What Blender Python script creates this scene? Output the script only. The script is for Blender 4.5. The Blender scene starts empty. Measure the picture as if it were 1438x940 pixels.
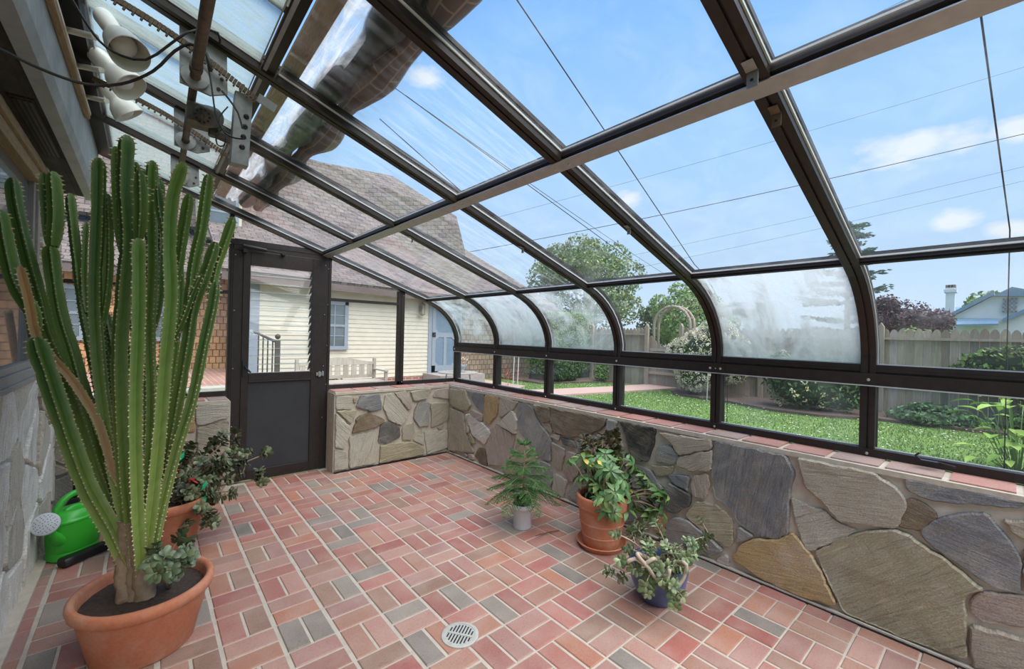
import bpy, math, random
import numpy as np
from mathutils import Vector, Matrix, noise as mnoise
R = random.Random(7)
NR = np.random.default_rng(11)
SC = bpy.context.scene
COL = SC.collection
PI = math.pi
V = Vector

# ------------------------------------------------------------------ camera
F_PX, YAW, PITCH, ROLL, EYE = 598.353, 0.7105068, 0.00039, 0.0242570, 1.35
FW = V((math.sin(YAW)*math.cos(PITCH), math.cos(YAW)*math.cos(PITCH), math.sin(PITCH)))
_rt = V((math.cos(YAW), -math.sin(YAW), 0)); _up = _rt.cross(FW)
RT = _rt*math.cos(ROLL) + _up*math.sin(ROLL)
UP = -_rt*math.sin(ROLL) + _up*math.cos(ROLL)
EYEP = V((0, 0, EYE))
def ray(px, py): return FW + RT*((px-719)/F_PX) - UP*((py-470)/F_PX)
def at(px, py, ax, val):            # measured pixel -> world point on an axis plane
    d = ray(px, py); i = 'xyz'.index(ax); t = (val-EYEP[i])/d[i]
    return EYEP + d*t
def atd(px, py, depth): return EYEP + ray(px, py)*depth
cam = bpy.data.cameras.new('camera'); co = bpy.data.objects.new('camera', cam); COL.objects.link(co)
m = Matrix((RT, UP, -FW)).transposed().to_4x4(); m.translation = EYEP; co.matrix_world = m
cam.sensor_width = 36; cam.lens = F_PX/1438*36; cam.clip_end = 400; cam.clip_start = .02
SC.camera = co

# ------------------------------------------------------------------ objects
def tag(o, label=None, cat=None, group=None, kind=None):
    for k, v in (('label', label), ('category', cat), ('group', group), ('kind', kind)):
        if v: o[k] = v
    return o
def empty(name, loc=(0, 0, 0), rz=0, label=None, cat=None, group=None, parent=None):
    o = bpy.data.objects.new(name, None); COL.objects.link(o); o.location = loc; o.rotation_euler = (0, 0, rz)
    o.empty_display_size = .05
    if parent: o.parent = parent
    return tag(o, label, cat, group)
class MB:
    def __init__(s): s.v = []; s.f = []; s.m = []; s.c = []; s.uv = []; s.useuv = False
    def add(s, vs, fs, mat=0, col=(1, 1, 1), uvs=None):
        b = len(s.v); s.v += [tuple(p) for p in vs]
        s.f += [tuple(i+b for i in f) for f in fs]; s.m += [mat]*len(fs)
        s.c += [tuple(col)+(1.,)]*len(vs)
        if uvs is not None: s.useuv = True; s.uv += uvs
        else: s.uv += [(0, 0)]*len(vs)
    def box(s, c, d, mat=0, col=(1, 1, 1), rot=None):
        x, y, z = d[0]/2, d[1]/2, d[2]/2; c = V(c)
        vs = [V((a*x, b*y, e*z)) for a in (-1, 1) for b in (-1, 1) for e in (-1, 1)]
        if rot is not None: vs = [rot @ p for p in vs]
        s.add([p+c for p in vs], [(0, 1, 3, 2), (4, 6, 7, 5), (0, 4, 5, 1), (2, 3, 7, 6), (0, 2, 6, 4), (1, 5, 7, 3)], mat, col)
    def bx(s, x0, x1, y0, y1, z0, z1, mat=0, col=(1, 1, 1)):
        s.box(((x0+x1)/2, (y0+y1)/2, (z0+z1)/2), (x1-x0, y1-y0, z1-z0), mat, col)
    def bar(s, a, b, w, h, mat=0, col=(1, 1, 1), up=(0, 0, 1)):
        a = V(a); b = V(b); d = b-a; L = d.length; d.normalize(); u = V(up)
        if abs(d.dot(u)) > .98: u = V((1, 0, 0))
        sx = d.cross(u).normalized(); uz = sx.cross(d)
        s.box((a+b)/2, (w, L, h), mat, col, Matrix((sx, d, uz)).transposed())
    def tube(s, path, r, n=8, mat=0, col=(1, 1, 1), cap=True, shape=None):
        P = [V(p) for p in path]; k = len(P)
        rs = r if isinstance(r, (list, tuple)) else [r]*k
        t0 = (P[1]-P[0]).normalized(); u = t0.orthogonal().normalized(); vs = []
        for i in range(k):
            t = (P[min(i+1, k-1)]-P[max(i-1, 0)]).normalized()
            u = (u-t*u.dot(t)); u = u.normalized() if u.length > 1e-6 else t.orthogonal().normalized()
            w = t.cross(u)
            for j in range(n):
                a = 2*PI*j/n; q = rs[i]*(shape(j, i) if shape else 1)
                vs.append(P[i]+u*(math.cos(a)*q)+w*(math.sin(a)*q))
        fs = [(i*n+j, i*n+(j+1) % n, (i+1)*n+(j+1) % n, (i+1)*n+j) for i in range(k-1) for j in range(n)]
        if cap: fs += [tuple(range(n-1, -1, -1)), tuple(range((k-1)*n, k*n))]
        s.add(vs, fs, mat, col)
    def lathe(s, prof, n=32, c=(0, 0, 0), mat=0, col=(1, 1, 1), rot=None, sx=1, sy=1):
        vs = []; c = V(c)
        for r, z in prof:
            for j in range(n):
                a = 2*PI*j/n; p = V((r*math.cos(a)*sx, r*math.sin(a)*sy, z))
                vs.append((rot @ p if rot is not None else p)+c)
        k = len(prof)
        fs = [(i*n+j, i*n+(j+1) % n, (i+1)*n+(j+1) % n, (i+1)*n+j) for i in range(k-1) for j in range(n)]
        s.add(vs, fs, mat, col)
    def ngon(s, pts, ext, mat=0, col=(1, 1, 1)):       # prism: polygon extruded by the vector ext
        n = len(pts); e = V(ext); a = [V(p) for p in pts]
        s.add(a+[p+e for p in a], [tuple(range(n-1, -1, -1)), tuple(range(n, 2*n))]+[(i, (i+1) % n, n+(i+1) % n, n+i) for i in range(n)], mat, col)
    def sweep(s, path, sec, mat=0, col=(1, 1, 1)):     # path: (point, A axis, B axis); sec: closed list (a, b)
        n = len(sec); vs = [p+A*a+B*b for p, A, B in path for a, b in sec]; k = len(path)
        fs = [(i*n+j, i*n+(j+1) % n, (i+1)*n+(j+1) % n, (i+1)*n+j) for i in range(k-1) for j in range(n)]
        fs += [tuple(range(n-1, -1, -1)), tuple(range((k-1)*n, k*n))]
        s.add(vs, fs, mat, col)
    def sphere(s, c, r, mat=0, col=(1, 1, 1), n=12, rot=None):
        c = V(c); rr = r if isinstance(r, (tuple, list)) else (r, r, r); m_ = n//2; vs = []; fs = []
        for i in range(m_+1):
            th = PI*i/m_
            for j in range(n):
                ph = 2*PI*j/n; p = V((rr[0]*math.sin(th)*math.cos(ph), rr[1]*math.sin(th)*math.sin(ph), rr[2]*math.cos(th)))
                vs.append((rot @ p if rot is not None else p)+c)
        fs = [(i*n+j, (i+1)*n+j, (i+1)*n+(j+1) % n, i*n+(j+1) % n) for i in range(m_) for j in range(n)]
        s.add(vs, fs, mat, col)
    def build(s, name, mats, parent=None, smooth=False, bevel=0, angle=None):
        me = bpy.data.meshes.new(name); me.from_pydata(s.v, [], s.f)
        mats = mats if isinstance(mats, (list, tuple)) else [mats]
        for q in mats: me.materials.append(q)
        if len(mats) > 1: me.polygons.foreach_set('material_index', s.m)
        at_ = me.color_attributes.new('Col', 'FLOAT_COLOR', 'POINT')
        at_.data.foreach_set('color', np.array(s.c, dtype=np.float32).ravel())
        if s.useuv:
            ul = me.uv_layers.new(name='UVMap'); li = np.zeros(len(me.loops), dtype=np.int32)
            me.loops.foreach_get('vertex_index', li)
            ul.data.foreach_set('uv', np.array(s.uv, dtype=np.float32)[li].ravel())
        if smooth: me.polygons.foreach_set('use_smooth', [True]*len(s.f))
        me.update(); me.validate()
        if smooth and angle is not None: me.set_sharp_from_angle(angle=math.radians(angle))
        o = bpy.data.objects.new(name, me); COL.objects.link(o)
        if parent is not None: o.parent = parent
        if bevel:
            b = o.modifiers.new('b', 'BEVEL'); b.width = bevel; b.segments = 2; b.limit_method = 'ANGLE'; b.angle_limit = math.radians(40)
        return o
def struct(o): o['kind'] = 'structure'; return o
def rel(pts, o): return [V(p)-V(o) for p in pts]

# ------------------------------------------------------------------ materials
def L(r, g, b):                       # sRGB 0-255 -> linear
    f = lambda c: (c/255/12.92 if c/255 <= .04045 else ((c/255+.055)/1.055)**2.4)
    return (f(r), f(g), f(b))
class NT:
    def __init__(s, name):
        s.m = bpy.data.materials.new(name); s.m.use_nodes = True; s.t = s.m.node_tree; s.t.nodes.clear()
        s.out = s.n('ShaderNodeOutputMaterial')
    def n(s, t, **kw):
        q = s.t.nodes.new(t)
        for k, v in kw.items():
            if k in q.inputs.keys() if isinstance(k, str) else False: q.inputs[k].default_value = v
            else: setattr(q, k, v)
        return q
    def l(s, a, b): s.t.links.new(a, b)
    def val(s, x):
        return x
    def mix(s, fac, a, b, mode='MIX'):
        q = s.t.nodes.new('ShaderNodeMix'); q.data_type = 'RGBA'; q.blend_type = mode
        for i, x in ((0, fac), (6, a), (7, b)):
            if hasattr(x, 'is_linked'): s.l(x, q.inputs[i])
            else: q.inputs[i].default_value = x if i == 0 else (tuple(x)+(1,))[:4]
        return q.outputs[2]
    def math(s, op, a, b=0., clamp=False):
        q = s.t.nodes.new('ShaderNodeMath'); q.operation = op; q.use_clamp = clamp
        for i, x in ((0, a), (1, b)):
            if hasattr(x, 'is_linked'): s.l(x, q.inputs[i])
            else: q.inputs[i].default_value = x
        return q.outputs[0]
    def ramp(s, x, stops):
        q = s.t.nodes.new('ShaderNodeValToRGB'); e = q.color_ramp.elements
        while len(e) < len(stops): e.new(.5)
        for k, (p, c) in enumerate(stops):
            e[k].position = p; e[k].color = (c, c, c, 1) if not isinstance(c, (tuple, list)) else tuple(c)+(1,)
        s.l(x, q.inputs[0]); return q.outputs[0]
    def noise(s, vec, scale, detail=3, rough=.6, dist=0):
        q = s.t.nodes.new('ShaderNodeTexNoise'); q.inputs['Scale'].default_value = scale; q.inputs['Detail'].default_value = detail
        q.inputs['Roughness'].default_value = rough; q.inputs['Distortion'].default_value = dist
        if vec is not None: s.l(vec, q.inputs['Vector'])
        return q.outputs['Fac']
    def coord(s, which='Object', scale=(1, 1, 1)):
        q = s.t.nodes.new('ShaderNodeTexCoord'); mp = s.t.nodes.new('ShaderNodeMapping'); mp.inputs['Scale'].default_value = scale
        s.l(q.outputs[which], mp.inputs[0]); return mp.outputs[0]
    def pos(s, scale=(1, 1, 1)):
        q = s.t.nodes.new('ShaderNodeNewGeometry'); mp = s.t.nodes.new('ShaderNodeMapping'); mp.inputs['Scale'].default_value = scale
        s.l(q.outputs['Position'], mp.inputs[0]); return mp.outputs[0]
    def attr(s):
        q = s.t.nodes.new('ShaderNodeAttribute'); q.attribute_name = 'Col'; return q.outputs['Color']
    def bump(s, h, strength=.3, dist=.01):
        q = s.t.nodes.new('ShaderNodeBump'); q.inputs['Strength'].default_value = strength; q.inputs['Distance'].default_value = dist
        s.l(h, q.inputs['Height']); return q.outputs[0]
    def bsdf(s, col, rough=.6, metal=0, normal=None, spec=None, trans=None):
        q = s.t.nodes.new('ShaderNodeBsdfPrincipled')
        if hasattr(col, 'is_linked'): s.l(col, q.inputs['Base Color'])
        else: q.inputs['Base Color'].default_value = tuple(col)+(1,)
        if hasattr(rough, 'is_linked'): s.l(rough, q.inputs['Roughness'])
        else: q.inputs['Roughness'].default_value = rough
        q.inputs['Metallic'].default_value = metal
        if spec is not None: q.inputs['Specular IOR Level'].default_value = spec
        if normal is not None: s.l(normal, q.inputs['Normal'])
        s.l(q.outputs[0], s.out.inputs[0]); return q
def simple(name, col, rough=.6, metal=0, var=.15, scale=12, bump=0, spec=None, stretch=(1, 1, 1), use_attr=False):
    t = NT(name); c = t.coord('Object', stretch); nz = t.noise(c, scale, 4)
    base = t.attr() if use_attr else tuple(col)
    fac = t.ramp(nz, [(.25, 1-var), (.75, 1+var)])
    cc = t.mix(1., base, fac, 'MULTIPLY')
    t.bsdf(cc, rough, metal, t.bump(nz, bump, .01) if bump else None, spec); return t.m
def leafmat(name, rough=.45, trans=.25, spec=.4):
    t = NT(name); a = t.attr(); p = t.bsdf(a, rough, spec=spec)
    tr = t.t.nodes.new('ShaderNodeBsdfTranslucent'); t.l(a, tr.inputs[0])
    mx = t.t.nodes.new('ShaderNodeMixShader'); mx.inputs[0].default_value = trans
    t.l(p.outputs[0], mx.inputs[1]); t.l(tr.outputs[0], mx.inputs[2]); t.l(mx.outputs[0], t.out.inputs[0]); return t.m
def glassmat(name, tint=(.95, .97, .97), dirt=.06, dirtcol=(.8, .82, .83), scale=(1, 1, 1), nscale=3., lo=.45, hi=.75, base=0., gloss=.7, rough=.03, streak=None):
    """thin window glass: see-through with a fresnel sheen; dirt, haze and condensation as a diffuse film"""
    t = NT(name); c = t.pos(scale)
    nz = t.noise(c, nscale, 6, .65, .6)
    mask = t.ramp(nz, [(lo, base), (hi, dirt)])
    if streak:
        n2 = t.noise(t.pos(streak), 1., 3, .6, .3); mask = t.math('MULTIPLY', mask, t.ramp(n2, [(.3, .45), (.7, 1.25)]))
    tr = t.t.nodes.new('ShaderNodeBsdfTransparent'); tr.inputs[0].default_value = tint+(1,)
    gl = t.t.nodes.new('ShaderNodeBsdfGlossy'); gl.inputs['Roughness'].default_value = rough
    fr = t.t.nodes.new('ShaderNodeLayerWeight'); fr.inputs['Blend'].default_value = .5
    f2 = t.math('MULTIPLY', t.math('ADD', t.math('MULTIPLY', t.math('POWER', fr.outputs['Facing'], 5.), .55), .025), gloss)
    m1 = t.t.nodes.new('ShaderNodeMixShader'); t.l(f2, m1.inputs[0]); t.l(tr.outputs[0], m1.inputs[1]); t.l(gl.outputs[0], m1.inputs[2])
    df = t.t.nodes.new('ShaderNodeBsdfDiffuse'); df.inputs[0].default_value = dirtcol+(1,)
    tl = t.t.nodes.new('ShaderNodeBsdfTranslucent'); tl.inputs[0].default_value = dirtcol+(1,)
    m2 = t.t.nodes.new('ShaderNodeMixShader'); m2.inputs[0].default_value = .6; t.l(df.outputs[0], m2.inputs[1]); t.l(tl.outputs[0], m2.inputs[2])
    m3 = t.t.nodes.new('ShaderNodeMixShader'); t.l(mask, m3.inputs[0]); t.l(m1.outputs[0], m3.inputs[1]); t.l(m2.outputs[0], m3.inputs[2])
    t.l(m3.outputs[0], t.out.inputs[0]); return t.m

M = {}
M['bronze'] = simple('bronze_aluminium', L(50, 43, 40), .45, .3, .25, 30, spec=.4)
M['bronze_light'] = simple('worn_flat_bar', L(172, 172, 174), .45, .5, .12, 25)
M['gasket'] = simple('grey_gasket', L(188, 190, 190), .6, 0, .1, 30)
M['door_black'] = None
M['steel'] = simple('galvanised_steel', L(150, 150, 148), .45, .5, .25, 30)
M['screw'] = simple('bright_screw', L(205, 200, 195), .3, .9, .1, 30)
M['rust'] = simple('rusty_iron', L(104, 88, 70), .8, .2, .35, 40, .3)
M['gunmetal'] = simple('oily_grey_iron', L(92, 88, 82), .55, .4, .3, 40, .2)
M['black'] = simple('black_plastic', L(24, 24, 26), .45, 0, .2, 20)
M['rubber'] = simple('black_cable', L(40, 38, 36), .6, 0, .2, 20)
M['cream_paint'] = simple('off_white_enamel', L(226, 222, 212), .4, 0, .06, 14)
M['wood_old'] = simple('weathered_wood', L(150, 128, 102), .8, 0, .3, 14, .3, stretch=(8, 1, 8))
M['fascia'] = simple('flaking_grey_paint', L(148, 154, 160), .6, 0, .22, 9, .2)
def _terra():
    t = NT('terracotta'); p = t.pos(); n1 = t.noise(p, 7, 5, .65); n2 = t.noise(p, 60, 3, .7)
    c = t.mix(t.ramp(n2, [(.3, 0.), (.7, 1.)]), L(176, 106, 74), L(190, 120, 86)); c = t.mix(t.ramp(n1, [(.48, 0.), (.72, .55)]), c, L(196, 158, 136)); c = t.mix(t.ramp(t.noise(p, 4, 4), [(.52, 0.), (.75, .4)]), c, L(128, 84, 66))
    t.bsdf(c, .8, 0, t.bump(n2, .25, .003)); return t.m
M['terracotta'] = _terra()
M['soil'] = simple('potting_soil', L(62, 50, 42), .95, 0, .5, 60, .8)
M['green_plastic'] = simple('green_plastic', L(58, 176, 50), .35, 0, .06, 8)
M['grey_plastic'] = simple('pale_grey_plastic', L(196, 198, 200), .45, 0, .06, 8)
M['orange'] = simple('orange_plastic', L(214, 104, 44), .5, 0, .1, 20)
M['white_glaze'] = simple('white_glazed_pot', L(206, 206, 208), .3, 0, .06, 12)
M['blue_glaze'] = simple('blue_glazed_pot', L(66, 84, 122), .28, 0, .35, 12, spec=.6)
M['wood'] = simple('teak', L(184, 142, 92), .6, 0, .2, 12, .1, stretch=(6, 6, 1))
M['leaf'] = leafmat('leaf_surface', .5, .25, .3)
M['waxy'] = leafmat('waxy_leaf', .35, .08, .5)
M['cactus'] = leafmat('cactus_skin', .45, .04, .4)
M['bark'] = simple('woody_stem', L(150, 128, 104), .85, 0, .3, 30, .4)
M['vcol'] = simple('painted_surface', (1, 1, 1), .7, 0, .12, 12, use_attr=True)
def _stone():
    t = NT('field_stone'); uv = t.coord('UV'); a = t.attr()
    mp = t.t.nodes.new('ShaderNodeMapping'); mp.inputs['Scale'].default_value = (2.4, 34, 1); t.l(uv, mp.inputs[0])
    n1 = t.noise(mp.outputs[0], 1.6, 6, .65, 1.2)
    n2 = t.noise(uv, 9, 5, .7, .5); n3 = t.noise(uv, 140, 3, .7)
    f = t.ramp(n1, [(.30, .55), (.44, .95), (.5, 1.08), (.56, .9), (.72, 1.45)])
    c = t.mix(1., a, f, 'MULTIPLY')
    c = t.mix(t.ramp(n2, [(.45, 0.), (.75, .4)]), c, L(172, 152, 122)); c = t.mix(t.ramp(t.noise(uv, 3.5, 4, .6, 1.), [(.5, 0.), (.75, .5)]), c, L(186, 180, 168))
    c = t.mix(1., c, t.ramp(n3, [(.25, .66), (.75, 1.3)]), 'MULTIPLY')
    h = t.math('ADD', t.math('MULTIPLY', n1, .8), t.math('MULTIPLY', n3, .25)); h = t.math('ADD', h, t.math('MULTIPLY', n2, .6))
    t.bsdf(c, .8, 0, t.bump(h, .9, .016), .3); return t.m
M['stone'] = _stone()
M['mortar'] = simple('lime_mortar', L(186, 174, 156), .95, 0, .16, 22, .5)
def _brick():
    t = NT('floor_brick'); p = t.pos(); a = t.attr()
    n1 = t.noise(p, 120, 4, .85); n2 = t.noise(p, 6, 4, .6); n3 = t.noise(p, 60, 3, .6)
    c = t.mix(1., a, t.ramp(n1, [(.32, .5), (.45, .96), (.55, 1.), (.72, 1.3)]), 'MULTIPLY')
    c = t.mix(t.ramp(n2, [(.4, .06), (.8, .45)]), c, L(178, 160, 148))
    c = t.mix(t.ramp(n3, [(.5, 0.), (.8, .22)]), c, L(120, 104, 96))
    t.bsdf(c, t.ramp(n2, [(.3, .5), (.7, .7)]), 0, t.bump(n1, .25, .003), .35); return t.m
M['brick'] = _brick()
M['grout'] = simple('pale_grout', L(176, 165, 150), .95, 0, .14, 18, .3)
M['glass'] = glassmat('clear_pane', dirt=.10, nscale=2.2, lo=.5, hi=.85, base=.012)
M['glass_roof'] = glassmat('roof_pane', dirt=.10, nscale=5, lo=.45, hi=.9, base=.008)
M['glass_top'] = glassmat('grimy_top_pane', dirt=.62, nscale=9, lo=.3, hi=.68, base=.2, dirtcol=(.46, .54, .50), scale=(1, 3.2, 1))
M['glass_wavy'] = glassmat('streaked_roof_pane', dirt=.2, nscale=5, lo=.45, hi=.8, base=.01, scale=(.6, 6, 1))
M['glass_fog'] = glassmat('fogged_pane', dirt=.97, nscale=4.2, lo=.36, hi=.6, base=.26, dirtcol=(.66, .70, .70), scale=(1, 1, .8), streak=(1, 9, 2))
M['glass_fog2'] = glassmat('half_fogged_pane', dirt=.9, nscale=4., lo=.32, hi=.62, base=.25, dirtcol=(.64, .70, .71), streak=(1, 8, 2))
M['glass_haze'] = glassmat('hazy_pane', dirt=.5, nscale=4, lo=.38, hi=.72, base=.06, dirtcol=(.74, .8, .8))
M['glass_dark'] = None
# ================================================================== ROOM
XS, XG = 2.644, 2.838        # stone face and glazing plane of the long garden wall
YS, YG = 4.137, 4.342        # stone face and glazing plane of the end wall
XH, Y0 = -.46, -1.10         # house wall, near limit of the room
ZT, ZL = .748, .772          # top of stone, top of brick ledge
BAY, RY = .7749, [.4672+.7749*k for k in range(-2, 6)]   # rafters, far one at YG

# ---- floor: basket-weave brick
def make_floor():
    b = MB()
    b.bx(XH-.1, XG, Y0, YG, -.08, -.004, 1, (1, 1, 1))
    pal = [L(160, 104, 90), L(154, 98, 86), L(160, 116, 96), L(144, 110, 92), L(134, 122, 110), L(164, 122, 108), L(162, 108, 84), L(152, 110, 100), L(150, 86, 76), L(122, 113, 104)]
    wts = [4, 4, 3, 3, 2.2, 2.5, 2, 3, 2, 1.1]
    px, py, gx, gy = .2052, .2136, .676, 1.934
    rr = random.Random(5)
    def brick(x0, x1, y0, y1):
        x0 = max(x0, XH+.01); x1 = min(x1, XS-.004); y0 = max(y0, Y0); y1 = min(y1, YG if .53 < x0 and x1 < 1.40 else YS-.004)
        if x1-x0 < .012 or y1-y0 < .012: return
        j = lambda: rr.uniform(-.0018, .0018); x0 += j(); x1 += j(); y0 += j(); y1 += j()
        c = list(rr.choices(pal, wts)[0]); k = rr.uniform(.85, 1.12); c = [q*k for q in c]
        e, z = .004, rr.uniform(-.001, .0012)
        vs = [(x0, y0, -.012), (x1, y0, -.012), (x1, y1, -.012), (x0, y1, -.012), (x0, y0, z-.004), (x1, y0, z-.004), (x1, y1, z-.004), (x0, y1, z-.004),
              (x0+e, y0+e, z), (x1-e, y0+e, z), (x1-e, y1-e, z), (x0+e, y1-e, z)]
        fs = [(0, 1, 5, 4), (1, 2, 6, 5), (2, 3, 7, 6), (3, 0, 4, 7), (4, 5, 9, 8), (5, 6, 10, 9), (6, 7, 11, 10), (7, 4, 8, 11), (8, 9, 10, 11)]
        b.add(vs, fs, 0, c)
    for i in range(-7, 12):
        for k in range(-16, 14):
            x0, y0 = gx+i*px, gy+k*py; x1, y1 = x0+px, y0+py
            w = .008 if i < 2 else .0055
            if (i+k) % 2 == 0:
                ym = (y0+y1)/2
                brick(x0+w, x1-w, y0+.004, ym-.004); brick(x0+w, x1-w, ym+.004, y1-.004)
            else:
                xm = (x0+x1)/2
                brick(x0+w, xm-.0055, y0+.004, y1-.004); brick(xm+.0055, x1-w, y0+.004, y1-.004)
    return struct(b.build('floor', [M['brick'], M['grout']]))
make_floor()

# ---- rubble stone walls
def inset_poly(P, d):
    n = len(P); out = []; A = sum(P[i][0]*P[(i+1) % n][1]-P[(i+1) % n][0]*P[i][1] for i in range(n))
    s = 1 if A > 0 else -1
    for i in range(n):
        p0, p1, p2 = V(P[i-1]), V(P[i]), V(P[(i+1) % n])
        a = (p1-p0); b_ = (p2-p1)
        if a.length < 1e-6 or b_.length < 1e-6: out.append(tuple(p1)); continue
        a.normalize(); b_.normalize()
        na = V((-a.y, a.x))*s; nb = V((-b_.y, b_.x))*s; q = na+nb
        if q.length < .3: out.append(tuple(p1+na*d)); continue
        q.normalize(); k = min(1/max(q.dot(na), .4), 1.8); out.append(tuple(p1+q*(d*k)))
    return out
def rough_outline(P, rr, step=.026, amp=.005, lim=None):
    out = []; n = len(P)
    for i in range(n):
        a, b_ = V(P[i]), V(P[(i+1) % n]); k = max(1, int((b_-a).length/step))
        for j in range(k):
            t = j/k
            if j == 0 and k > 1 or True:
                q = a.lerp(b_, t)
                if j == 0:      # knock the corner off a little
                    pa = V(P[i-1]); d1 = (pa-a); d2 = (b_-a)
                    c1 = min(.012, d1.length*.2); c2 = min(.012, d2.length*.2)
                    out.append(a+d1.normalized()*c1); out.append(a+d2.normalized()*c2); continue
                out.append(q+V((rr.uniform(-amp, amp), rr.uniform(-amp, amp))))
    if lim: out = [V((min(max(q.x, lim[0]), lim[1]), min(max(q.y, lim[2]), lim[3]))) for q in out]
    return out
def stone(b, P, toW, col, ang, rr, h=None, lim=None):
    h = h or rr.uniform(.014, .03)
    O = rough_outline(P, rr, lim=lim); n = len(O); cx = sum(q.x for q in O)/n; cy = sum(q.y for q in O)/n
    tilt = (rr.uniform(-.03, .03), rr.uniform(-.03, .03)); ca, sa = math.cos(ang), math.sin(ang); off = rr.uniform(0, 60)
    I1 = [V(q) for q in inset_poly([tuple(q) for q in O], .002)]; I2 = [V(q) for q in inset_poly([tuple(q) for q in O], .008)]
    def W(q, d): return toW(q.x, q.y, d)
    vs = []; uv = []
    def put(q, d): vs.append(W(q, d)); uv.append((ca*q.x+sa*q.y+off, -sa*q.x+ca*q.y+off*.7))
    for q in O: put(q, -.01)
    for q in I1: put(q, h*.8)
    hz = lambda q: h+tilt[0]*(q.x-cx)+tilt[1]*(q.y-cy)+.006*mnoise.noise(V((q.x*9+off, q.y*9, 0)))
    for q in I2: put(q, max(.006, hz(q)))
    ring = [I2[i].lerp(V((cx, cy)), .5) for i in range(n)]
    for q in ring: put(q, max(.006, hz(q)))
    put(V((cx, cy)), max(.006, hz(V((cx, cy)))))
    fs = []
    for r_ in range(3): fs += [(r_*n+i, r_*n+(i+1) % n, (r_+1)*n+(i+1) % n, (r_+1)*n+i) for i in range(n)]
    fs += [(3*n+i, 3*n+(i+1) % n, 4*n) for i in range(n)]
    b.add(vs, fs, 0, col, uv)
SP = dict(tan=L(164, 154, 136), ltan=L(182, 174, 158), grey=L(146, 144, 138), slate=L(122, 122, 122), dark=L(92, 90, 86), brown=L(120, 104, 84), orange=L(178, 150, 106),
          white=L(212, 206, 194), pinkish=L(166, 150, 136), olive=L(162, 152, 126), vdark=L(62, 60, 58))
def ptin(p, P):
    c = False; n = len(P)
    for i in range(n):
        a, q = P[i], P[(i+1) % n]
        if (a[1] > p[1]) != (q[1] > p[1]) and p[0] < (q[0]-a[0])*(p[1]-a[1])/(q[1]-a[1])+a[0]: c = not c
    return c
def segd(p, a, q):
    dx, dy = q[0]-a[0], q[1]-a[1]; l2 = dx*dx+dy*dy
    t = 0 if l2 == 0 else max(0, min(1, ((p[0]-a[0])*dx+(p[1]-a[1])*dy)/l2)); return math.hypot(p[0]-a[0]-t*dx, p[1]-a[1]-t*dy)
def pdist(p, P):
    if ptin(p, P): return -1
    return min(segd(p, P[i], P[(i+1) % len(P)]) for i in range(len(P)))
def fill(polys, u0, u1, v0, v1, rr, rmin=.017, rmax=.13, tries=260):
    out = []; allp = list(polys)
    for _ in range(90):
        best = None
        for _ in range(tries):
            p = (rr.uniform(u0+.02, u1-.02), rr.uniform(v0+.02, v1-.02))
            d = min([rmax+.02]+[pdist(p, P) for P in allp]+[(p[0]-u0)*1.2+.012, (u1-p[0])*1.2+.012, (p[1]-v0)*1.2+.012, (v1-p[1])*1.2+.012])-.009
            if best is None or d > best[0]: best = (d, p)
        d, p = best
        if d < rmin: break
        # grow radially until a neighbour is close
        k = rr.choice((6, 7, 7, 8)); a0 = rr.uniform(0, 6.3); P = []
        for i in range(k):
            a = a0+2*PI*(i+rr.uniform(-.25, .25))/k; r_ = d*.85
            while r_ < d*2.3:
                q = (p[0]+math.cos(a)*r_, p[1]+math.sin(a)*r_)
                if not (u0+.004 < q[0] < u1-.004 and v0+.004 < q[1] < v1-.004) or min([9]+[pdist(q, P_) for P_ in allp]) < .011: break
                r_ += .008
            r_ -= .008; P.append((p[0]+math.cos(a)*r_, p[1]+math.sin(a)*r_))
        out.append(P); allp.append(P)
    return out
def stonewall(name, toW, u0, u1, polys, seed, base, pal, aligned=False):
    """polys: (points, colour, streak angle)"""
    rr = random.Random(seed); b = MB()
    lim = (u0, u1, .004, ZT-.004)
    P0 = [[(min(max(x, u0+.002), u1-.002), min(max(y, .012), ZT-.008)) for x, y in P] for P, _, _ in polys]
    P0 = [[(min(max(x, u0+.002), u1-.002), min(max(y, .012), ZT-.008)) for x, y in inset_poly(P, -.005)] for P in P0]
    for P, (_, c, a) in zip(P0, polys):
        k = rr.uniform(.92, 1.08); stone(b, P, toW, [q*k for q in SP[c]], a, rr, lim=lim)
    for P in fill(P0, u0, u1, .006, ZT-.006, rr):
        k = rr.uniform(.85, 1.1); stone(b, P, toW, [q*k for q in SP[rr.choice(pal)]], rr.uniform(-1, 1), rr, lim=lim)
    base(b)
    return struct(b.build(name, [M['stone'], M['mortar']]))
def pxpoly(pts, o, s, ax, val):
    out = []
    for x, y in pts:
        p = at(o[0]+x/s, o[1]+y/s, ax, val); out.append((p.y if ax == 'x' else p.x, p.z))
    return out
A_ = ((900, 600), 2.673); B_ = ((620, 400), 3.1325); E_ = ((280, 340), 2.766)
def setA(*pts): return pxpoly(pts, A_[0], A_[1], 'x', XS)
def setB(*pts): return pxpoly(pts, B_[0], B_[1], 'x', XS)
def setE(*pts): return pxpoly(pts, E_[0], E_[1], 'y', YS)
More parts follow.
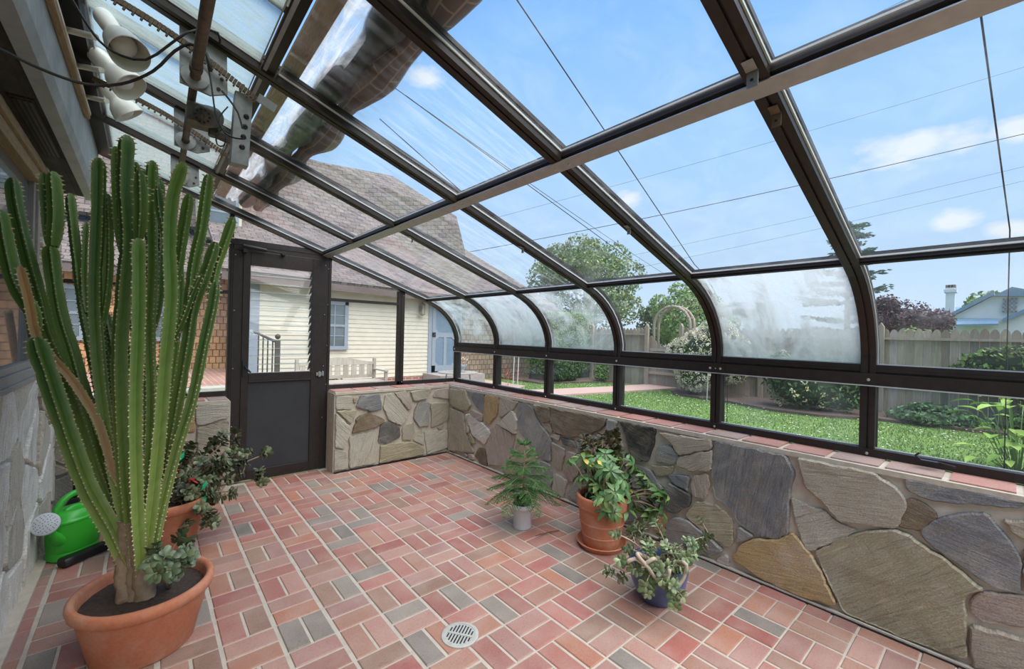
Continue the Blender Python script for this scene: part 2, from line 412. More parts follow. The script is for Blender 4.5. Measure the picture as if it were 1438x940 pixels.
RW = [
 (setA((283,50),(545,95),(580,170),(562,240),(554,400),(520,415),(450,405),(370,355),(345,310),(280,255),(272,150)),'slate',1.75),
 (setA((592,108),(760,128),(880,170),(975,240),(1000,290),(960,375),(850,360),(745,350),(700,290),(620,220)),'tan',-.15),
 (setA((568,262),(640,300),(690,310),(730,352),(812,385),(770,408),(650,462),(622,460),(600,400),(575,320)),'ltan',-.5),
 (setA((350,492),(378,440),(430,418),(520,422),(572,395),(600,425),(642,475),(690,560),(735,663),(600,630),(450,560)),'orange',-.2),
 (setA((658,465),(800,400),(950,380),(1010,402),(1180,522),(1288,605),(1215,622),(1222,866),(1000,788),(765,688),(722,600)),'olive',-.75),
 (setA((1048,392),(1120,342),(1230,320),(1300,322),(1388,430),(1428,500),(1425,618),(1330,598),(1190,508),(1090,440)),'slate',.2),
 (setA((995,195),(1100,202),(1440,266),(1500,300),(1400,300),(1280,290),(1150,280),(1062,265),(1000,235)),'slate',-.1),
 (setA((1005,267),(1060,282),(1116,330),(1050,388),(967,370),(985,320)),'brown',.3),
 (setA((1240,640),(1300,614),(1460,640),(1460,745),(1290,728),(1240,690)),'pinkish',-.1),
 (setA((1240,738),(1450,795),(1500,930),(1250,900),(1238,800)),'tan',-.25),
 (setA((1360,347),(1500,350),(1500,440),(1400,400)),'tan',.1),
 (setA((1440,455),(1560,450),(1600,620),(1445,615)),'grey',.4),
 (setA((172,330),(210,277),(290,292),(348,350),(350,430),(330,450),(250,402)),'olive',-.3),
 (setA((100,362),(130,337),(180,348),(258,412),(310,458),(280,478),(200,480),(104,430)),'grey',-.2),
 (setA((77,298),(110,207),(190,252),(188,290),(130,322)),'dark',.2),
 (setA((110,178),(186,186),(180,240),(120,203)),'slate',.5),
 (setA((200,182),(250,172),(264,220),(240,270),(200,258),(190,220)),'pinkish',1.3),
 (setA((146,112),(272,86),(268,160),(200,165),(140,142)),'tan',-.6),
 (setA((72,20),(268,46),(272,78),(150,105),(122,60)),'tan',-.3),
 (setA((69,72),(110,67),(146,108),(130,138),(60,128)),'grey',.1),
 (setA((42,145),(128,147),(108,182),(60,182)),'olive',.2),
 (setA((370,372),(426,408),(380,428),(360,428)),'grey',.4),
 (setA((62,332),(98,338),(92,410),(52,380)),'orange',.9),
 (setB((40,457),(110,462),(134,530),(120,553),(90,548),(45,523)),'olive',1.2),
 (setB((118,466),(190,481),(188,560),(160,540),(140,510)),'slate',-1.1),
 (setB((197,487),(253,492),(248,570),(215,613),(193,598),(193,560)),'orange',1.4),
 (setB((265,497),(343,517),(320,548),(262,586),(257,570)),'tan',.8),
 (setB((262,606),(314,553),(338,592),(333,656),(270,625)),'ltan',.6),
 (setB((45,543),(98,562),(112,650),(146,736),(20,722),(30,600)),'tan',1.4),
 (setB((112,572),(135,568),(188,612),(222,650),(195,702),(142,660)),'white',-.5),
 (setB((140,548),(188,572),(184,600),(160,590),(133,566)),'pinkish',-.4),
 (setB((215,642),(245,613),(328,662),(300,778),(290,798),(212,790),(202,720)),'pinkish',1.2),
 (setB((340,517),(375,518),(404,542),(423,590),(488,680),(483,778),(440,758),(346,640),(332,572)),'grey',-1.1),
 (setB((411,527),(478,542),(483,600),(450,608),(426,570)),'brown',.2),
 (setB((492,542),(728,577),(722,618),(700,638),(660,658),(580,672),(502,648),(487,600)),'brown',.1),
 (setB((737,592),(778,602),(768,638),(727,648)),'grey',.3),
 (setB((792,597),(943,632),(938,700),(910,778),(850,768),(822,680)),'vdark',.3),
 (setB((490,692),(548,722),(530,818),(502,798),(491,750)),'tan',1.3),
 (setB((562,732),(648,762),(580,868),(542,810)),'pinkish',.9),
 (setB((530,672),(588,690),(598,718),(540,700)),'dark',-.3),
 (setB((502,657),(528,662),(518,688),(482,667)),'tan',0),
 (setB((342,672),(428,760),(400,788),(312,778)),'olive',-.6),
 (setB((502,832),(558,862),(540,940),(492,900)),'ltan',1.2),
 (setB((660,668),(720,660),(780,665),(806,720),(760,770),(680,745)),'tan',.4),
]
def twR(u, v, d): return V((XS-d, u, v))
def baseR(b): b.bx(XS, XG+.04, Y0, YG+.06, -.1, ZT, 1)
stonewall('wall_right', twR, Y0, YS-.02, RW, 3, baseR, ['tan', 'ltan', 'grey', 'pinkish', 'olive', 'brown'])
EW = [
 (setE((520,600),(590,598),(588,650),(522,650)),'ltan',0),(setE((607,640),(625,597),(698,592),(706,648),(660,656)),'slate',.2),
 (setE((527,656),(608,652),(587,706)),'olive',-.6),(setE((592,742),(612,682),(660,662),(718,692),(690,718),(620,735)),'brown',.2),
 (setE((503,667),(583,717),(578,760),(560,802),(502,798)),'ltan',-.8),(setE((502,810),(568,812),(573,882),(506,890)),'ltan',.2),
 (setE((582,760),(620,747),(684,732),(693,800),(680,858),(582,878)),'ltan',1.3),(setE((692,778),(702,712),(730,697),(776,720),(776,758),(720,783)),'dark',.3),
 (setE((712,640),(722,592),(750,588),(798,650),(808,680),(780,712),(732,690)),'ltan',-.8),(setE((757,587),(800,577),(823,640),(810,652)),'pinkish',-1),
 (setE((817,582),(898,567),(880,608),(830,618)),'tan',-.5),(setE((832,660),(850,622),(893,627),(888,713),(852,718),(832,690)),'grey',1.2),
 (setE((897,627),(968,622),(968,690),(900,722)),'tan',.5),(setE((906,600),(920,572),(968,562),(973,610)),'pinkish',-.9),
 (setE((787,722),(828,697),(833,740),(820,768),(787,768)),'tan',1.),(setE((702,792),(780,778),(828,778),(868,800),(868,823),(697,858)),'olive',.1),
 (setE((872,737),(963,732),(963,798),(882,828)),'ltan',.4)]
def twE(u, v, d): return V((u, YS-d, v))
stonewall('wall_end_right', twE, 1.372, XS-.005, EW, 4, lambda b: b.bx(1.365, XS+.02, YS, YG+.06, -.1, ZT, 1), ['tan', 'ltan', 'pinkish', 'grey'])
def setL(*p): return pxpoly(p, (200, 560), 3.915, 'y', YS)
LW = [(setL((300,42),(330,24),(468,18),(492,45),(492,100),(330,145),(296,140)),'ltan',0), (setL((205,100),(285,50),(288,180),(202,190)),'orange',.2),
      (setL((302,158),(490,122),(490,420),(400,410),(302,300)),'tan',-.4), (setL((120,100),(195,110),(195,200),(130,200)),'tan',.3)]
stonewall('wall_end_left', twE, XH, .535, LW, 9, lambda b: b.bx(XH-.2, .54, YS, YG+.06, -.1, ZT, 1), ['tan', 'brown', 'grey', 'pinkish'])
# house wall: chalky upright slabs under the window
def voronoi(u0, u1, v0, v1, nx, ny, rr, gap, jit=.42):
    S = []
    for i in range(nx):
        for j in range(ny):
            S.append((u0+(i+.5+rr.uniform(-jit, jit))*(u1-u0)/nx, v0+(j+.5+rr.uniform(-jit, jit))*(v1-v0)/ny))
    out = []
    for k, s_ in enumerate(S):
        P = [(u0, v0), (u1, v0), (u1, v1), (u0, v1)]
        for q, t in enumerate(S):
            if q == k or abs(t[0]-s_[0])+abs(t[1]-s_[1]) > 1.6: continue
            nx_, ny_ = t[0]-s_[0], t[1]-s_[1]; l = math.hypot(nx_, ny_); nx_ /= l; ny_ /= l
            cc = nx_*(s_[0]+t[0])/2+ny_*(s_[1]+t[1])/2-gap; Q = []
            for i in range(len(P)):
                a, c = P[i], P[(i+1) % len(P)]; da = nx_*a[0]+ny_*a[1]-cc; dc = nx_*c[0]+ny_*c[1]-cc
                if da <= 0: Q.append(a)
                if da*dc < 0: t_ = da/(da-dc); Q.append((a[0]+(c[0]-a[0])*t_, a[1]+(c[1]-a[1])*t_))
            P = Q
            if len(P) < 3: break
        if len(P) >= 3: out.append(P)
    return out
def house_wall():
    rr = random.Random(21); b = MB(); toW = lambda u, v, d: V((XH+d, u, v))
    for P in voronoi(Y0, YS, .0, 1.06, 17, 4, rr, .007):
        c = rr.choice(['white', 'ltan', 'white', 'white']); k = rr.uniform(1.1, 1.32)
        stone(b, P, toW, [q*k for q in SP[c]], rr.uniform(1.1, 1.8), rr, h=rr.uniform(.01, .035))
    for P in voronoi(3.55, YS, 1.06, 2.24, 3, 5, rr, .007):
        stone(b, P, toW, SP['white'], rr.uniform(1, 1.7), rr)
    b.bx(XH-.25, XH, Y0, YG, -.1, 1.06, 1); b.bx(XH-.25, XH, 3.5, YG, 1.06, 2.7, 1); b.bx(XH-.25, XH, Y0, 3.5, 2.2, 2.75, 1)
    return struct(b.build('wall_left', [M['stone'], M['mortar']]))
house_wall()
# mortar fillet and black gap line where the long wall meets the floor
b = MB(); b.bx(XS-.028, XS, Y0, YS, 0, .014, 0); b.bx(XS-.036, XS-.027, Y0, YS-.03, -.001, .006, 1)
b.bx(1.37, XS, YS-.034, YS, 0, .006, 1)
struct(b.build('baseboard_right', [M['mortar'], M['black']]))
b = MB(); b.bx(XH, XH+.06, Y0, YS, 0, .012, 0)
struct(b.build('baseboard_left', [M['mortar']]))
# brick ledge on the stone wall
def ledge(name, run, a0, a1, c0, c1):
    b = MB(); rr = random.Random(3); k = a0
    P = lambda a, c, z: (c, a, z) if run == 'y' else (a, c, z)
    def bx(a0_, a1_, c0_, c1_, z0, z1, m, col=(1, 1, 1)):
        p, q = P(a0_, c0_, z0), P(a1_, c1_, z1); b.bx(min(p[0], q[0]), max(p[0], q[0]), min(p[1], q[1]), max(p[1], q[1]), z0, z1, m, col)
    bx(a0, a1, c0-.012 if run == 'y' else c0-.012, c1, ZT-.012, ZT+.013, 1)
    while k < a1-.02:
        e = min(k+.2, a1)
        col = rr.choice([L(172, 112, 98), L(176, 122, 106), L(166, 114, 100), L(160, 132, 120)])
        bx(k+.006, e-.006, c0+.012, c1-.008, ZT, ZT+.02+rr.uniform(-.002, .002), 0, col); k += .212
    return struct(b.build(name, [M['brick'], M['mortar']]))
ledge('trim_1', 'y', Y0, YG-.03, XS+.0, XG+.02); ledge('trim_2', 'x', 1.372, XS-.0, YS+.0, YG+.02); ledge('trim_3', 'x', XH, .53, YS, YG+.02)

# ---- greenhouse frame
def profile(n_off=0., x_top=-.27, z_bot=ZL, seg=9):
    """inner face line of a rafter in x-z, bottom to top, moved outward by n_off: (x, z, nx, nz)"""
    pts = [(XG, z_bot, 1, 0), (XG, 1.22, 1, 0)]
    p0, p1, p2, p3 = V((2.845, 1.22)), V((2.845, 1.428)), V((2.68, 1.613)), V((2.436, 1.694))
    for i in range(1, seg+1):
        t = i/seg; q = p0*(1-t)**3+p1*3*t*(1-t)**2+p2*3*t*t*(1-t)+p3*t**3
        d = (p1-p0)*3*(1-t)**2+(p2-p1)*6*t*(1-t)+(p3-p2)*3*t*t; d.normalize(); pts.append((q.x, q.y, d.y, -d.x))
    sl = .3335; nn = V((sl, 1)).normalized()
    pts[-1] = (pts[-1][0], pts[-1][1], nn.x, nn.y)
    pts.append((x_top, 1.694+(2.436-x_top)*sl, nn.x, nn.y))
    return [(x+nx*n_off, z+nz*n_off, nx, nz) for x, z, nx, nz in pts]
def roofz(x, off=0): return 1.694+(2.436-x)*.3335+off*1.054
SL = math.atan(.3335)
W2 = .031
SEC = [(-W2, 0), (-.007, 0), (-.007, .009), (.001, .009), (.001, 0), (W2, 0), (W2, .05), (W2+.004, .05), (W2+.004, .066), (-W2-.004, .066), (-W2-.004, .05), (-W2, .05)]
tn = 4
def trim(mb, mats, **k):
    global tn
    o = struct(mb.build('trim_%d' % tn, mats, **k)); tn += 1; return o
Ay = V((0, 1, 0))
for y in RY[1:]:
    b = MB(); b.sweep([(V((x, y, z)), Ay, V((nx, 0, nz))) for x, z, nx, nz in profile()], SEC, 0)
    for z in (ZL+.012, 1.1623): b.sphere((XG-.012, y-.004, z), (.005, .008, .008), 1, n=8)
    trim(b, [M['bronze'], M['screw']])
YA, YB = RY[1]-.03, YG+.03
b = MB(); b.bx(XG-.006, XG+.05, YA, YB, ZL-.004, ZL+.036, 0); trim(b, [M['bronze']])                   # sill rail
b = MB(); b.bx(XG-.012, XG-.004, YA, YB, 1.135, 1.195, 0); b.bx(XG-.018, XG-.012, YA, YB, 1.130, 1.1345, 1)
b.bx(XG+.01, XG+.05, YA, YB, 1.13, 1.24, 0); b.bx(XG+.004, XG+.012, YA, YB, 1.205, 1.216, 0)
for y in RY[1:]: b.sphere((XG-.013, y-.004, 1.1623), (.004, .008, .008), 2, n=8)
b.bx(XG-.016, XG-.012, RY[3]-.062, RY[3]+.05, 1.134, 1.197, 0); b.sphere((XG-.017, RY[3]+.03, 1.1623), (.004, .008, .008), 2, n=8); b.sphere((XG-.017, RY[3]-.035, 1.1623), (.004, .008, .008), 2, n=8)
trim(b, [M['bronze'], M['gasket'], M['screw']])                                                        # mid rail
def crossbar(x, w, n0, n1, mat=0):
    b = MB(); z = roofz(x); t = V((-math.cos(SL), 0, math.sin(SL))); n_ = V((math.sin(SL), 0, math.cos(SL)))
    sec = [(-w/2, n0), (w/2, n0), (w/2, n1), (-w/2, n1)]
    b.sweep([(V((x, y, z)), t, n_) for y in (YA, YB)], sec, mat); return b, t, n_
b, t, n_ = crossbar(2.425, .034, .012, .055); b.sweep([(V((2.425, y, roofz(2.425))), t, n_) for y in (YA, YB)], [(-.006, .004), (.008, .004), (.008, .014), (-.006, .014)]); trim(b, [M['bronze']])   # eave bar
b, t, n_ = crossbar(1.3, .04, .010, .055)                                                             # purlin with the worn flat bar under it
b.sweep([(V((1.315, y, roofz(1.315))), t, n_) for y in (YA, YB)], [(-.028, -.006), (.028, -.006), (.028, -.001), (-.028, -.001)], 1)
for y in RY[3:5]:
    for dy in (-.05, .03): b.sphere(V((1.315, y+dy, roofz(1.315)-.007)), .006, 2, n=8)
trim(b, [M['bronze'], M['bronze_light'], M['screw']])
b, t, n_ = crossbar(.355, .05, .012, .055)                                                            # upper purlin, one side flaking
b.sweep([(V((.355, y, roofz(.355))), t, n_) for y in (YA, YB)], [(.004, .010), (.018, .010), (.018, .0125), (.004, .0125)], 1)
trim(b, [M['bronze'], M['fascia']])
b, t, n_ = crossbar(-.26, .09, .0, .07); trim(b, [M['bronze']])                                        # ridge rail at the house
for k in range(2, 6):                                                                                 # slim bars outside the top row of panes, mid-bay
    y = (RY[k]+RY[k+1])/2; b = MB(); nn_ = V((math.sin(SL), 0, math.cos(SL)))
    b.sweep([(V((x, y, roofz(x))), Ay, nn_) for x in (-.24, .335)], [(-.02, .05), (.02, .05), (.02, .085), (-.02, .085)]); trim(b, [M['gunmetal']])
# end wall frame
def ex(x0, x1, z0, z1, y0=-.0, y1=.05): return (x0, x1, YG+y0, YG+y1, z0, z1)
b = MB(); b.bx(*ex(XH, .531, ZL-.004, ZL+.036)); trim(b, [M['bronze']])
b = MB(); b.bx(*ex(1.378, XG, ZL-.004, ZL+.036)); trim(b, [M['bronze']])
b = MB(); b.bx(*ex(.531, .562, .0, roofz(.55)-.0)); b.bx(*ex(.548, .553, .0, 2.1, -.006, 0)); trim(b, [M['bronze']])
b = MB(); b.bx(*ex(.562, .634, .0, 2.03, -.004, .05)); b.bx(*ex(1.299, 1.338, .0, 2.03, -.004, .05)); b.bx(*ex(.562, 1.338, 2.03, 2.072, -.01, .05)); b.bx(*ex(.54, 1.35, 2.072, 2.12, -.014, .05))
for z in (.5, 1.0, 1.5, 1.98):
    for x in (.575, 1.318): b.sphere((x, YG-.006, z), .006, 1, n=6)
trim(b, [M['bronze'], M['screw']])
b = MB(); b.bx(*ex(1.338, 1.378, .0, roofz(1.36)-.0)); b.bx(*ex(1.354, 1.36, .0, 2.03, -.006, .0))
for z in (.82, 1.2, 1.6, 1.95): b.sphere((1.347, YG-.003, z), .005, 1, n=6)
trim(b, [M['bronze'], M['screw']])
b = MB(); b.bx(*ex(2.092, 2.166, ZL, roofz(2.13)-.0)); b.bx(*ex(2.124, 2.13, ZL, 1.8, -.004, 0))
for z in (.80, 1.75): b.sphere((2.15, YG-.003, z), .006, 1, n=6)
trim(b, [M['bronze'], M['screw']])
b = MB(); b.bx(*ex(1.378, 2.092, 1.640, 1.668)); trim(b, [M['bronze']])
b = MB(); b.bx(*ex(XH, .531, 1.640, 1.668)); trim(b, [M['bronze']])

# ---- panes
wn = 1
def window(mb, mats, **k):
    global wn
    o = struct(mb.build('window_%d' % wn, mats, **k)); wn += 1; return o
def pane(prof, y0, y1, mat):
    """a strip of glazing following the profile points between two rafters, with its grey gasket"""
    b = MB(); P = [(V((x, 0, z)), V((nx, 0, nz))) for x, z, nx, nz in prof]
    b.sweep([(p+Ay*y0, Ay, n_) for p, n_ in P], [(0, .034), (y1-y0, .034), (y1-y0, .038), (0, .038)], 0)
    for a, e in ((0, .005), (y1-y0-.005, y1-y0)): b.sweep([(p+Ay*y0, Ay, n_) for p, n_ in P], [(a, .026), (e, .026), (e, .034), (a, .034)], 1)
    for (p, n_), (q, _) in ((P[0], P[1]), (P[-1], P[-2])):
        d = (q-p).normalized()*.005; b.ngon([p+n_*.026+Ay*y0, p+n_*.026+Ay*y1, p+n_*.026+d+Ay*y1, p+n_*.026+d+Ay*y0], n_*.008, 1)
    return window(b, [mat, M['gasket']], smooth=True, angle=30)
PF = profile(); curve = PF[1:-1]; slope_n = PF[-1][2:]
def sl_seg(xa, xb): return [(xa, roofz(xa))+slope_n, (xb, roofz(xb))+slope_n]
fogs = {1: 'glass', 2: 'glass_fog', 3: 'glass', 4: 'glass_haze', 5: 'glass_fog2', 6: 'glass_haze'}
cur = [(XG, 1.24, 1, 0)]+[q for q in curve[1:]]
for k in range(1, 7):
    y0, y1 = RY[k]+W2, RY[k+1]-W2
    b = MB(); b.bx(XG+.034, XG+.038, y0, y1, ZL+.036, 1.13, 0)
    for z in (ZL+.036, 1.125): b.bx(XG+.026, XG+.034, y0, y1, z, z+.005, 1)
    window(b, [M['glass'], M['gasket']])
    pane(cur, y0, y1, M[fogs[k]])
    pane(sl_seg(2.405, 1.325), y0, y1, M['glass_roof' if k < 4 else 'glass_wavy'])
    pane(sl_seg(1.275, .385), y0, y1, M['glass_roof' if k < 3 else 'glass_wavy'])
    pane(sl_seg(.325, -.21), y0, y1, M['glass_top'])
def endpane(pts, mat='glass'):
    b = MB(); b.ngon([(x, YG+.02, z) for x, z in pts], (0, .004, 0), 0); window(b, [M[mat]])
endpane([(XH, ZL+.036), (.531, ZL+.036), (.531, 1.64), (XH, 1.64)])
endpane([(XH, 1.668), (.531, 1.668), (.531, roofz(.531)), (XH, roofz(XH))])
endpane([(1.378, ZL+.036), (2.092, ZL+.036), (2.092, 1.64), (1.378, 1.64)])
endpane([(1.378, 1.668), (2.092, 1.668), (2.092, roofz(2.092)), (1.378, roofz(1.378))])
endpane([(2.166, ZL+.036), (XG, ZL+.036)]+[(x, z) for x, z, _, _ in PF[1:-1]]+[(2.166, roofz(2.166))])
endpane([(.562, 2.12), (1.338, 2.12), (1.338, roofz(1.338)), (.562, roofz(.562))])

# ---- door
def _doormat():
    t = NT('scuffed_black_door'); p = t.pos((1, 1, 1))
    n1 = t.noise(p, 40, 4, .7); n2 = t.noise(t.pos((30, 1, 6)), 3, 2, .5, 2.)
    sc = t.ramp(n2, [(.66, 0.), (.70, .5)]); d = t.ramp(n1, [(.62, 0.), (.72, .35)])
    c = t.mix(t.math('MULTIPLY', sc, d, True), L(46, 46, 48), L(150, 150, 150)); c = t.mix(t.ramp(t.noise(p, 3, 4), [(.4, 0.), (.8, .25)]), c, L(84, 84, 86))
    t.bsdf(c, .55, .1); return t.m
M['door_black'] = _doormat()
door = empty('door_1', (.966, YG, 0)); door['kind'] = 'structure'
o = (.966, YG, 0)
def ob(b, x0, x1, z0, z1, y0, y1, mat=0): b.bx(x0-o[0], x1-o[0], y0, y1, z0, z1, mat)
b = MB(); D0, D1 = -.012, .03
ob(b, .634, .690, .006, 2.03, D0, D1); ob(b, 1.203, 1.299, .006, 2.03, D0, D1); ob(b, .690, 1.203, 1.905, 2.03, D0, D1); ob(b, .690, 1.203, .885, .955, D0, D1); ob(b, .690, 1.203, .006, .10, D0, D1)
ob(b, .690, 1.203, .876, .885, D0-.01, D0+.01)
b.build('door_frame', M['bronze'], door, bevel=.003)
b = MB(); ob(b, .690, 1.203, .10, .885, .0, .02); b.build('kick_panel', M['door_black'], door)
b = MB(); nb = 13
for i in range(nb):
    z = .965+.935*(i+.5)/nb; b.box((.945-o[0], .006, z), (.50, .004, .088), 0, rot=Matrix.Rotation(math.radians(-14), 3, 'X'))
    b.box((.945-o[0], -.006, z-.043), (.50, .005, .003), 1)
louv = b.build('louvre_glass', [M['glass'], M['gasket']], door)
b = MB()
for i in range(nb):
    z = .965+.935*(i+.5)/nb; b.ngon([(1.176-o[0], -.012, z-.035), (1.203-o[0], -.012, z-.005), (1.203-o[0], -.012, z+.035), (1.192-o[0], -.012, z+.035)], (0, .02, 0), 0)
b.build('louvre_clip', [M['black']], louv)
b = MB(); b.box((.660-o[0], -.02, 1.0), (.03, .012, .14)); b.tube([(.660-o[0], -.03, 1.02), (.668-o[0], -.06, 1.0), (.700-o[0], -.065, .965)], [.008, .009, .007], 8); b.build('lever_handle', M['black'], door, smooth=True, angle=40)
b = MB(); b.box((1.275-o[0], -.02, .925), (.05, .012, .03)); b.box((1.31-o[0], -.02, .93), (.016, .02, .045)); b.box((1.278-o[0], -.028, .925), (.02, .014, .05)); b.build('latch', [M['steel']], door, bevel=.002)
b = MB(); b.tube([(.62-o[0], -.05, 2.06), (.80-o[0], -.05, 2.045)], .016, 10); b.tube([(.80-o[0], -.05, 2.045), (.95-o[0], -.05, 2.035)], .005, 6); b.box((.64-o[0], -.03, 2.02), (.03, .05, .03)); b.box((.94-o[0], -.03, 2.03), (.03, .05, .02)); b.build('door_closer', [M['black']], door, smooth=True, angle=40)

# ---- soffit, fascia and window of the house wall
def _soffit():
    t = NT('dark_soffit'); p = t.pos(); n1 = t.noise(p, 90, 4, .8); n2 = t.noise(p, 5, 3)
    c = t.mix(1., t.mix(t.ramp(n2, [(.3, 0.), (.7, 1.)]), L(60, 60, 61), L(78, 77, 77)), t.ramp(n1, [(.3, .7), (.7, 1.25)]), 'MULTIPLY')
    t.bsdf(c, .95, 0, t.bump(n1, .4, .004)); return t.m
M['soffit'] = _soffit()
b = MB(); b.bx(XH-.24, -.335, Y0, YG+.02, 2.27, 2.30); b.bx(-.385, -.383, Y0, YG, 2.266, 2.272); struct(b.build('ceiling', [M['soffit']]))
b = MB(); b.ngon([(-.345, Y0, 2.25), (-.30, Y0, 2.255), (-.285, Y0, 2.30), (-.285, Y0, 2.62), (-.345, Y0, 2.62)], (0, YG-Y0+.03, 0)); trim(b, [M['fascia']])
sv = MB(); sv.bx(-.437, -.365, 2.62, 3.42, 2.262, 2.272, 0)
for i in range(4): sv.bx(-.430+.016*i, -.420+.016*i, 2.64, 3.40, 2.259, 2.263, 1)
tag(sv.build('soffit_vent', [simple('brown_vent', L(52, 38, 32), .8), M['black']]), 'narrow brown slotted vent let into the dark soffit', 'vent')
b = MB(); b.tube([(-.43, 2.36, 2.272), (-.43, 2.36, 2.245), (-.43, 2.375, 2.232), (-.43, 2.395, 2.238), (-.43, 2.398, 2.252)], .004, 6); tag(b.build('ceiling_hook', [M['black']]), 'small black cup hook screwed into the dark soffit', 'hook')
def _dark_glass():
    t = NT('dark_reflecting_window'); t.bsdf(L(96, 104, 108), .04, 0, spec=1.)
    return t.m
M['glass_dark'] = _dark_glass()
wl = empty('window_%d' % wn, (XH, 1.2, 1.1)); wl['kind'] = 'structure'; wn += 1
b = MB(); b.bx(-.09, -.02, Y0-1.2, 3.42-1.2, -.05, 1.12, 0); b.build('pane', [M['glass_dark']], wl)
M['win_frame'] = simple('grey_window_frame', L(138, 134, 128), .6, 0, .15, 14, stretch=(1, 6, 1))
b = MB(); y0, y1 = Y0-1.2, 3.47-1.2
b.bx(-.05, .012, y0, y1, -.035, .015); b.bx(-.05, .022, y0, y1, -.055, -.03); b.bx(-.05, .0, y0, y1, .015, .05)
b.bx(-.05, .012, y1-.05, y1, .0, 1.12); b.bx(-.05, .0, y1-.09, y1-.05, .03, 1.05); b.build('window_frame', [M['win_frame']], wl, bevel=.003)
b = MB(); b.bx(-.05, .02, y0, y1+.02, 1.0, 1.06); b.bx(-.05, .035, y0, y1+.02, 1.06, 1.10); b.bx(-.05, .02, y0, y1+.02, 1.10, 1.13); b.build('head_trim', [M['wood_old']], wl, bevel=.004)
b = MB(); b.bx(-.05, .012, 1.35-1.2, 1.40-1.2, 0, 1.02); b.build('mullion', [M['win_frame']], wl, bevel=.003)
# ================================================================== PLANTS AND THINGS ON THE FLOOR
def spline(P, step):
    P = [V(p) for p in P]; out = []
    for i in range(len(P)-1):
        p0, p1, p2, p3 = P[max(i-1, 0)], P[i], P[i+1], P[min(i+2, len(P)-1)]
        k = max(2, int((p2-p1).length/step))
        for j in range(k):
            t = j/k; out.append(.5*((2*p1)+(p2-p0)*t+(2*p0-5*p1+4*p2-p3)*t*t+(3*p1-p0-3*p2+p3)*t**3))
    out.append(P[-1]); return out
def lerp3(a, b, t): return [a[i]+(b[i]-a[i])*t for i in range(3)]
def vary(c, rr, k=.15):
    q = rr.uniform(1-k, 1+k); return [max(0, c[0]*q*rr.uniform(.94, 1.06)), c[1]*q, max(0, c[2]*q*rr.uniform(.9, 1.1))]
def fat_leaf(b, p, d, up, Ln, W, T, col, mat=0):
    """thick succulent leaf: obovate lens"""
    d = V(d).normalized(); s_ = d.cross(V(up)); s_ = s_.normalized() if s_.length > 1e-4 else d.orthogonal().normalized(); n_ = s_.cross(d)
    pr = [(0, .10), (.3, .62), (.62, 1.), (.88, .78), (1., .0)]
    L_ = [p+d*(Ln*t)+s_*(W*.5*w)-n_*(Ln*.12*t*t) for t, w in pr]; R_ = [p+d*(Ln*t)-s_*(W*.5*w)-n_*(Ln*.12*t*t) for t, w in pr[:-1]]
    c1 = [p+d*(Ln*t)+n_*T*.5 for t in (.3, .7)]; c2 = [p+d*(Ln*t)-n_*T*.5 for t in (.3, .7)]
    vs = L_+R_+c1+c2     # 0-4 L, 5-8 R, 9-10 top, 11-12 bottom
    top = [(0, 1, 9), (1, 2, 10, 9), (2, 3, 10), (3, 4, 10), (4, 8, 10), (8, 7, 10), (7, 6, 9, 10), (6, 5, 9), (5, 0, 9)]
    m2 = {9: 11, 10: 12}; bot = [tuple(m2.get(i, i) for i in reversed(f)) for f in top]
    b.add(vs, top+bot, mat, col)
def thin_leaf(b, p, d, up, Ln, W, col, droop=.25, fold=.18, mat=0, pr=((0, .08), (.25, .7), (.5, 1.), (.78, .65), (1, 0.02))):
    d = V(d).normalized(); s_ = d.cross(V(up)); s_ = s_.normalized() if s_.length > 1e-4 else d.orthogonal().normalized(); n_ = s_.cross(d)
    vs = []
    for t, w in pr:
        m_ = p+d*(Ln*t)-n_*(droop*Ln*t*t); vs += [m_+s_*(W*.5*w)+n_*(W*fold*w), m_, m_-s_*(W*.5*w)+n_*(W*fold*w)]
    fs = []
    for i in range(len(pr)-1): fs += [(3*i, 3*i+1, 3*i+4, 3*i+3), (3*i+1, 3*i+2, 3*i+5, 3*i+4)]
    b.add(vs, fs, mat, col)
def rdir(rr, zmin=-1, zmax=1):
    z = rr.uniform(zmin, zmax); a = rr.uniform(0, 2*PI); q = math.sqrt(max(0, 1-z*z)); return V((q*math.cos(a), q*math.sin(a), z))
def pot(parent, R0, R1, H, mat, band=.05, lip=.014, wall=.016, name='pot', extra=None, n=40):
    b = MB(); pr = [(0, .0), (R0*.96, 0), (R0, .006)]
    if extra: pr += extra
    pr += [(R1-.018, H-band-.012), (R1-.012, H-band-.004), (R1, H-band+.004), (R1+lip*.3, H-band*.5), (R1+lip*.2, H-.012), (R1-.002, H-.003), (R1-.010, H), (R1-wall-.006, H-.006), (R1-wall-.010, H-.02), (R1-wall-.02, H-.10), (0, H-.10)]
    b.lathe(pr, n); return b.build(name, mat, parent, smooth=True, angle=50)
def soil(parent, r, z):
    b = MB(); rr = random.Random(2); n = 20; vs = [(0, 0, z+.012)]
    for k in (.5, 1.):
        for j in range(n): a = 2*PI*j/n; vs.append((r*k*math.cos(a), r*k*math.sin(a), z+rr.uniform(-.006, .008)))
    fs = [(0, 1+j, 1+(j+1) % n) for j in range(n)]+[(1+j, 1+n+j, 1+n+(j+1) % n, 1+(j+1) % n) for j in range(n)]
    b.add(vs, fs); return b.build('soil', M['soil'], parent, smooth=True)

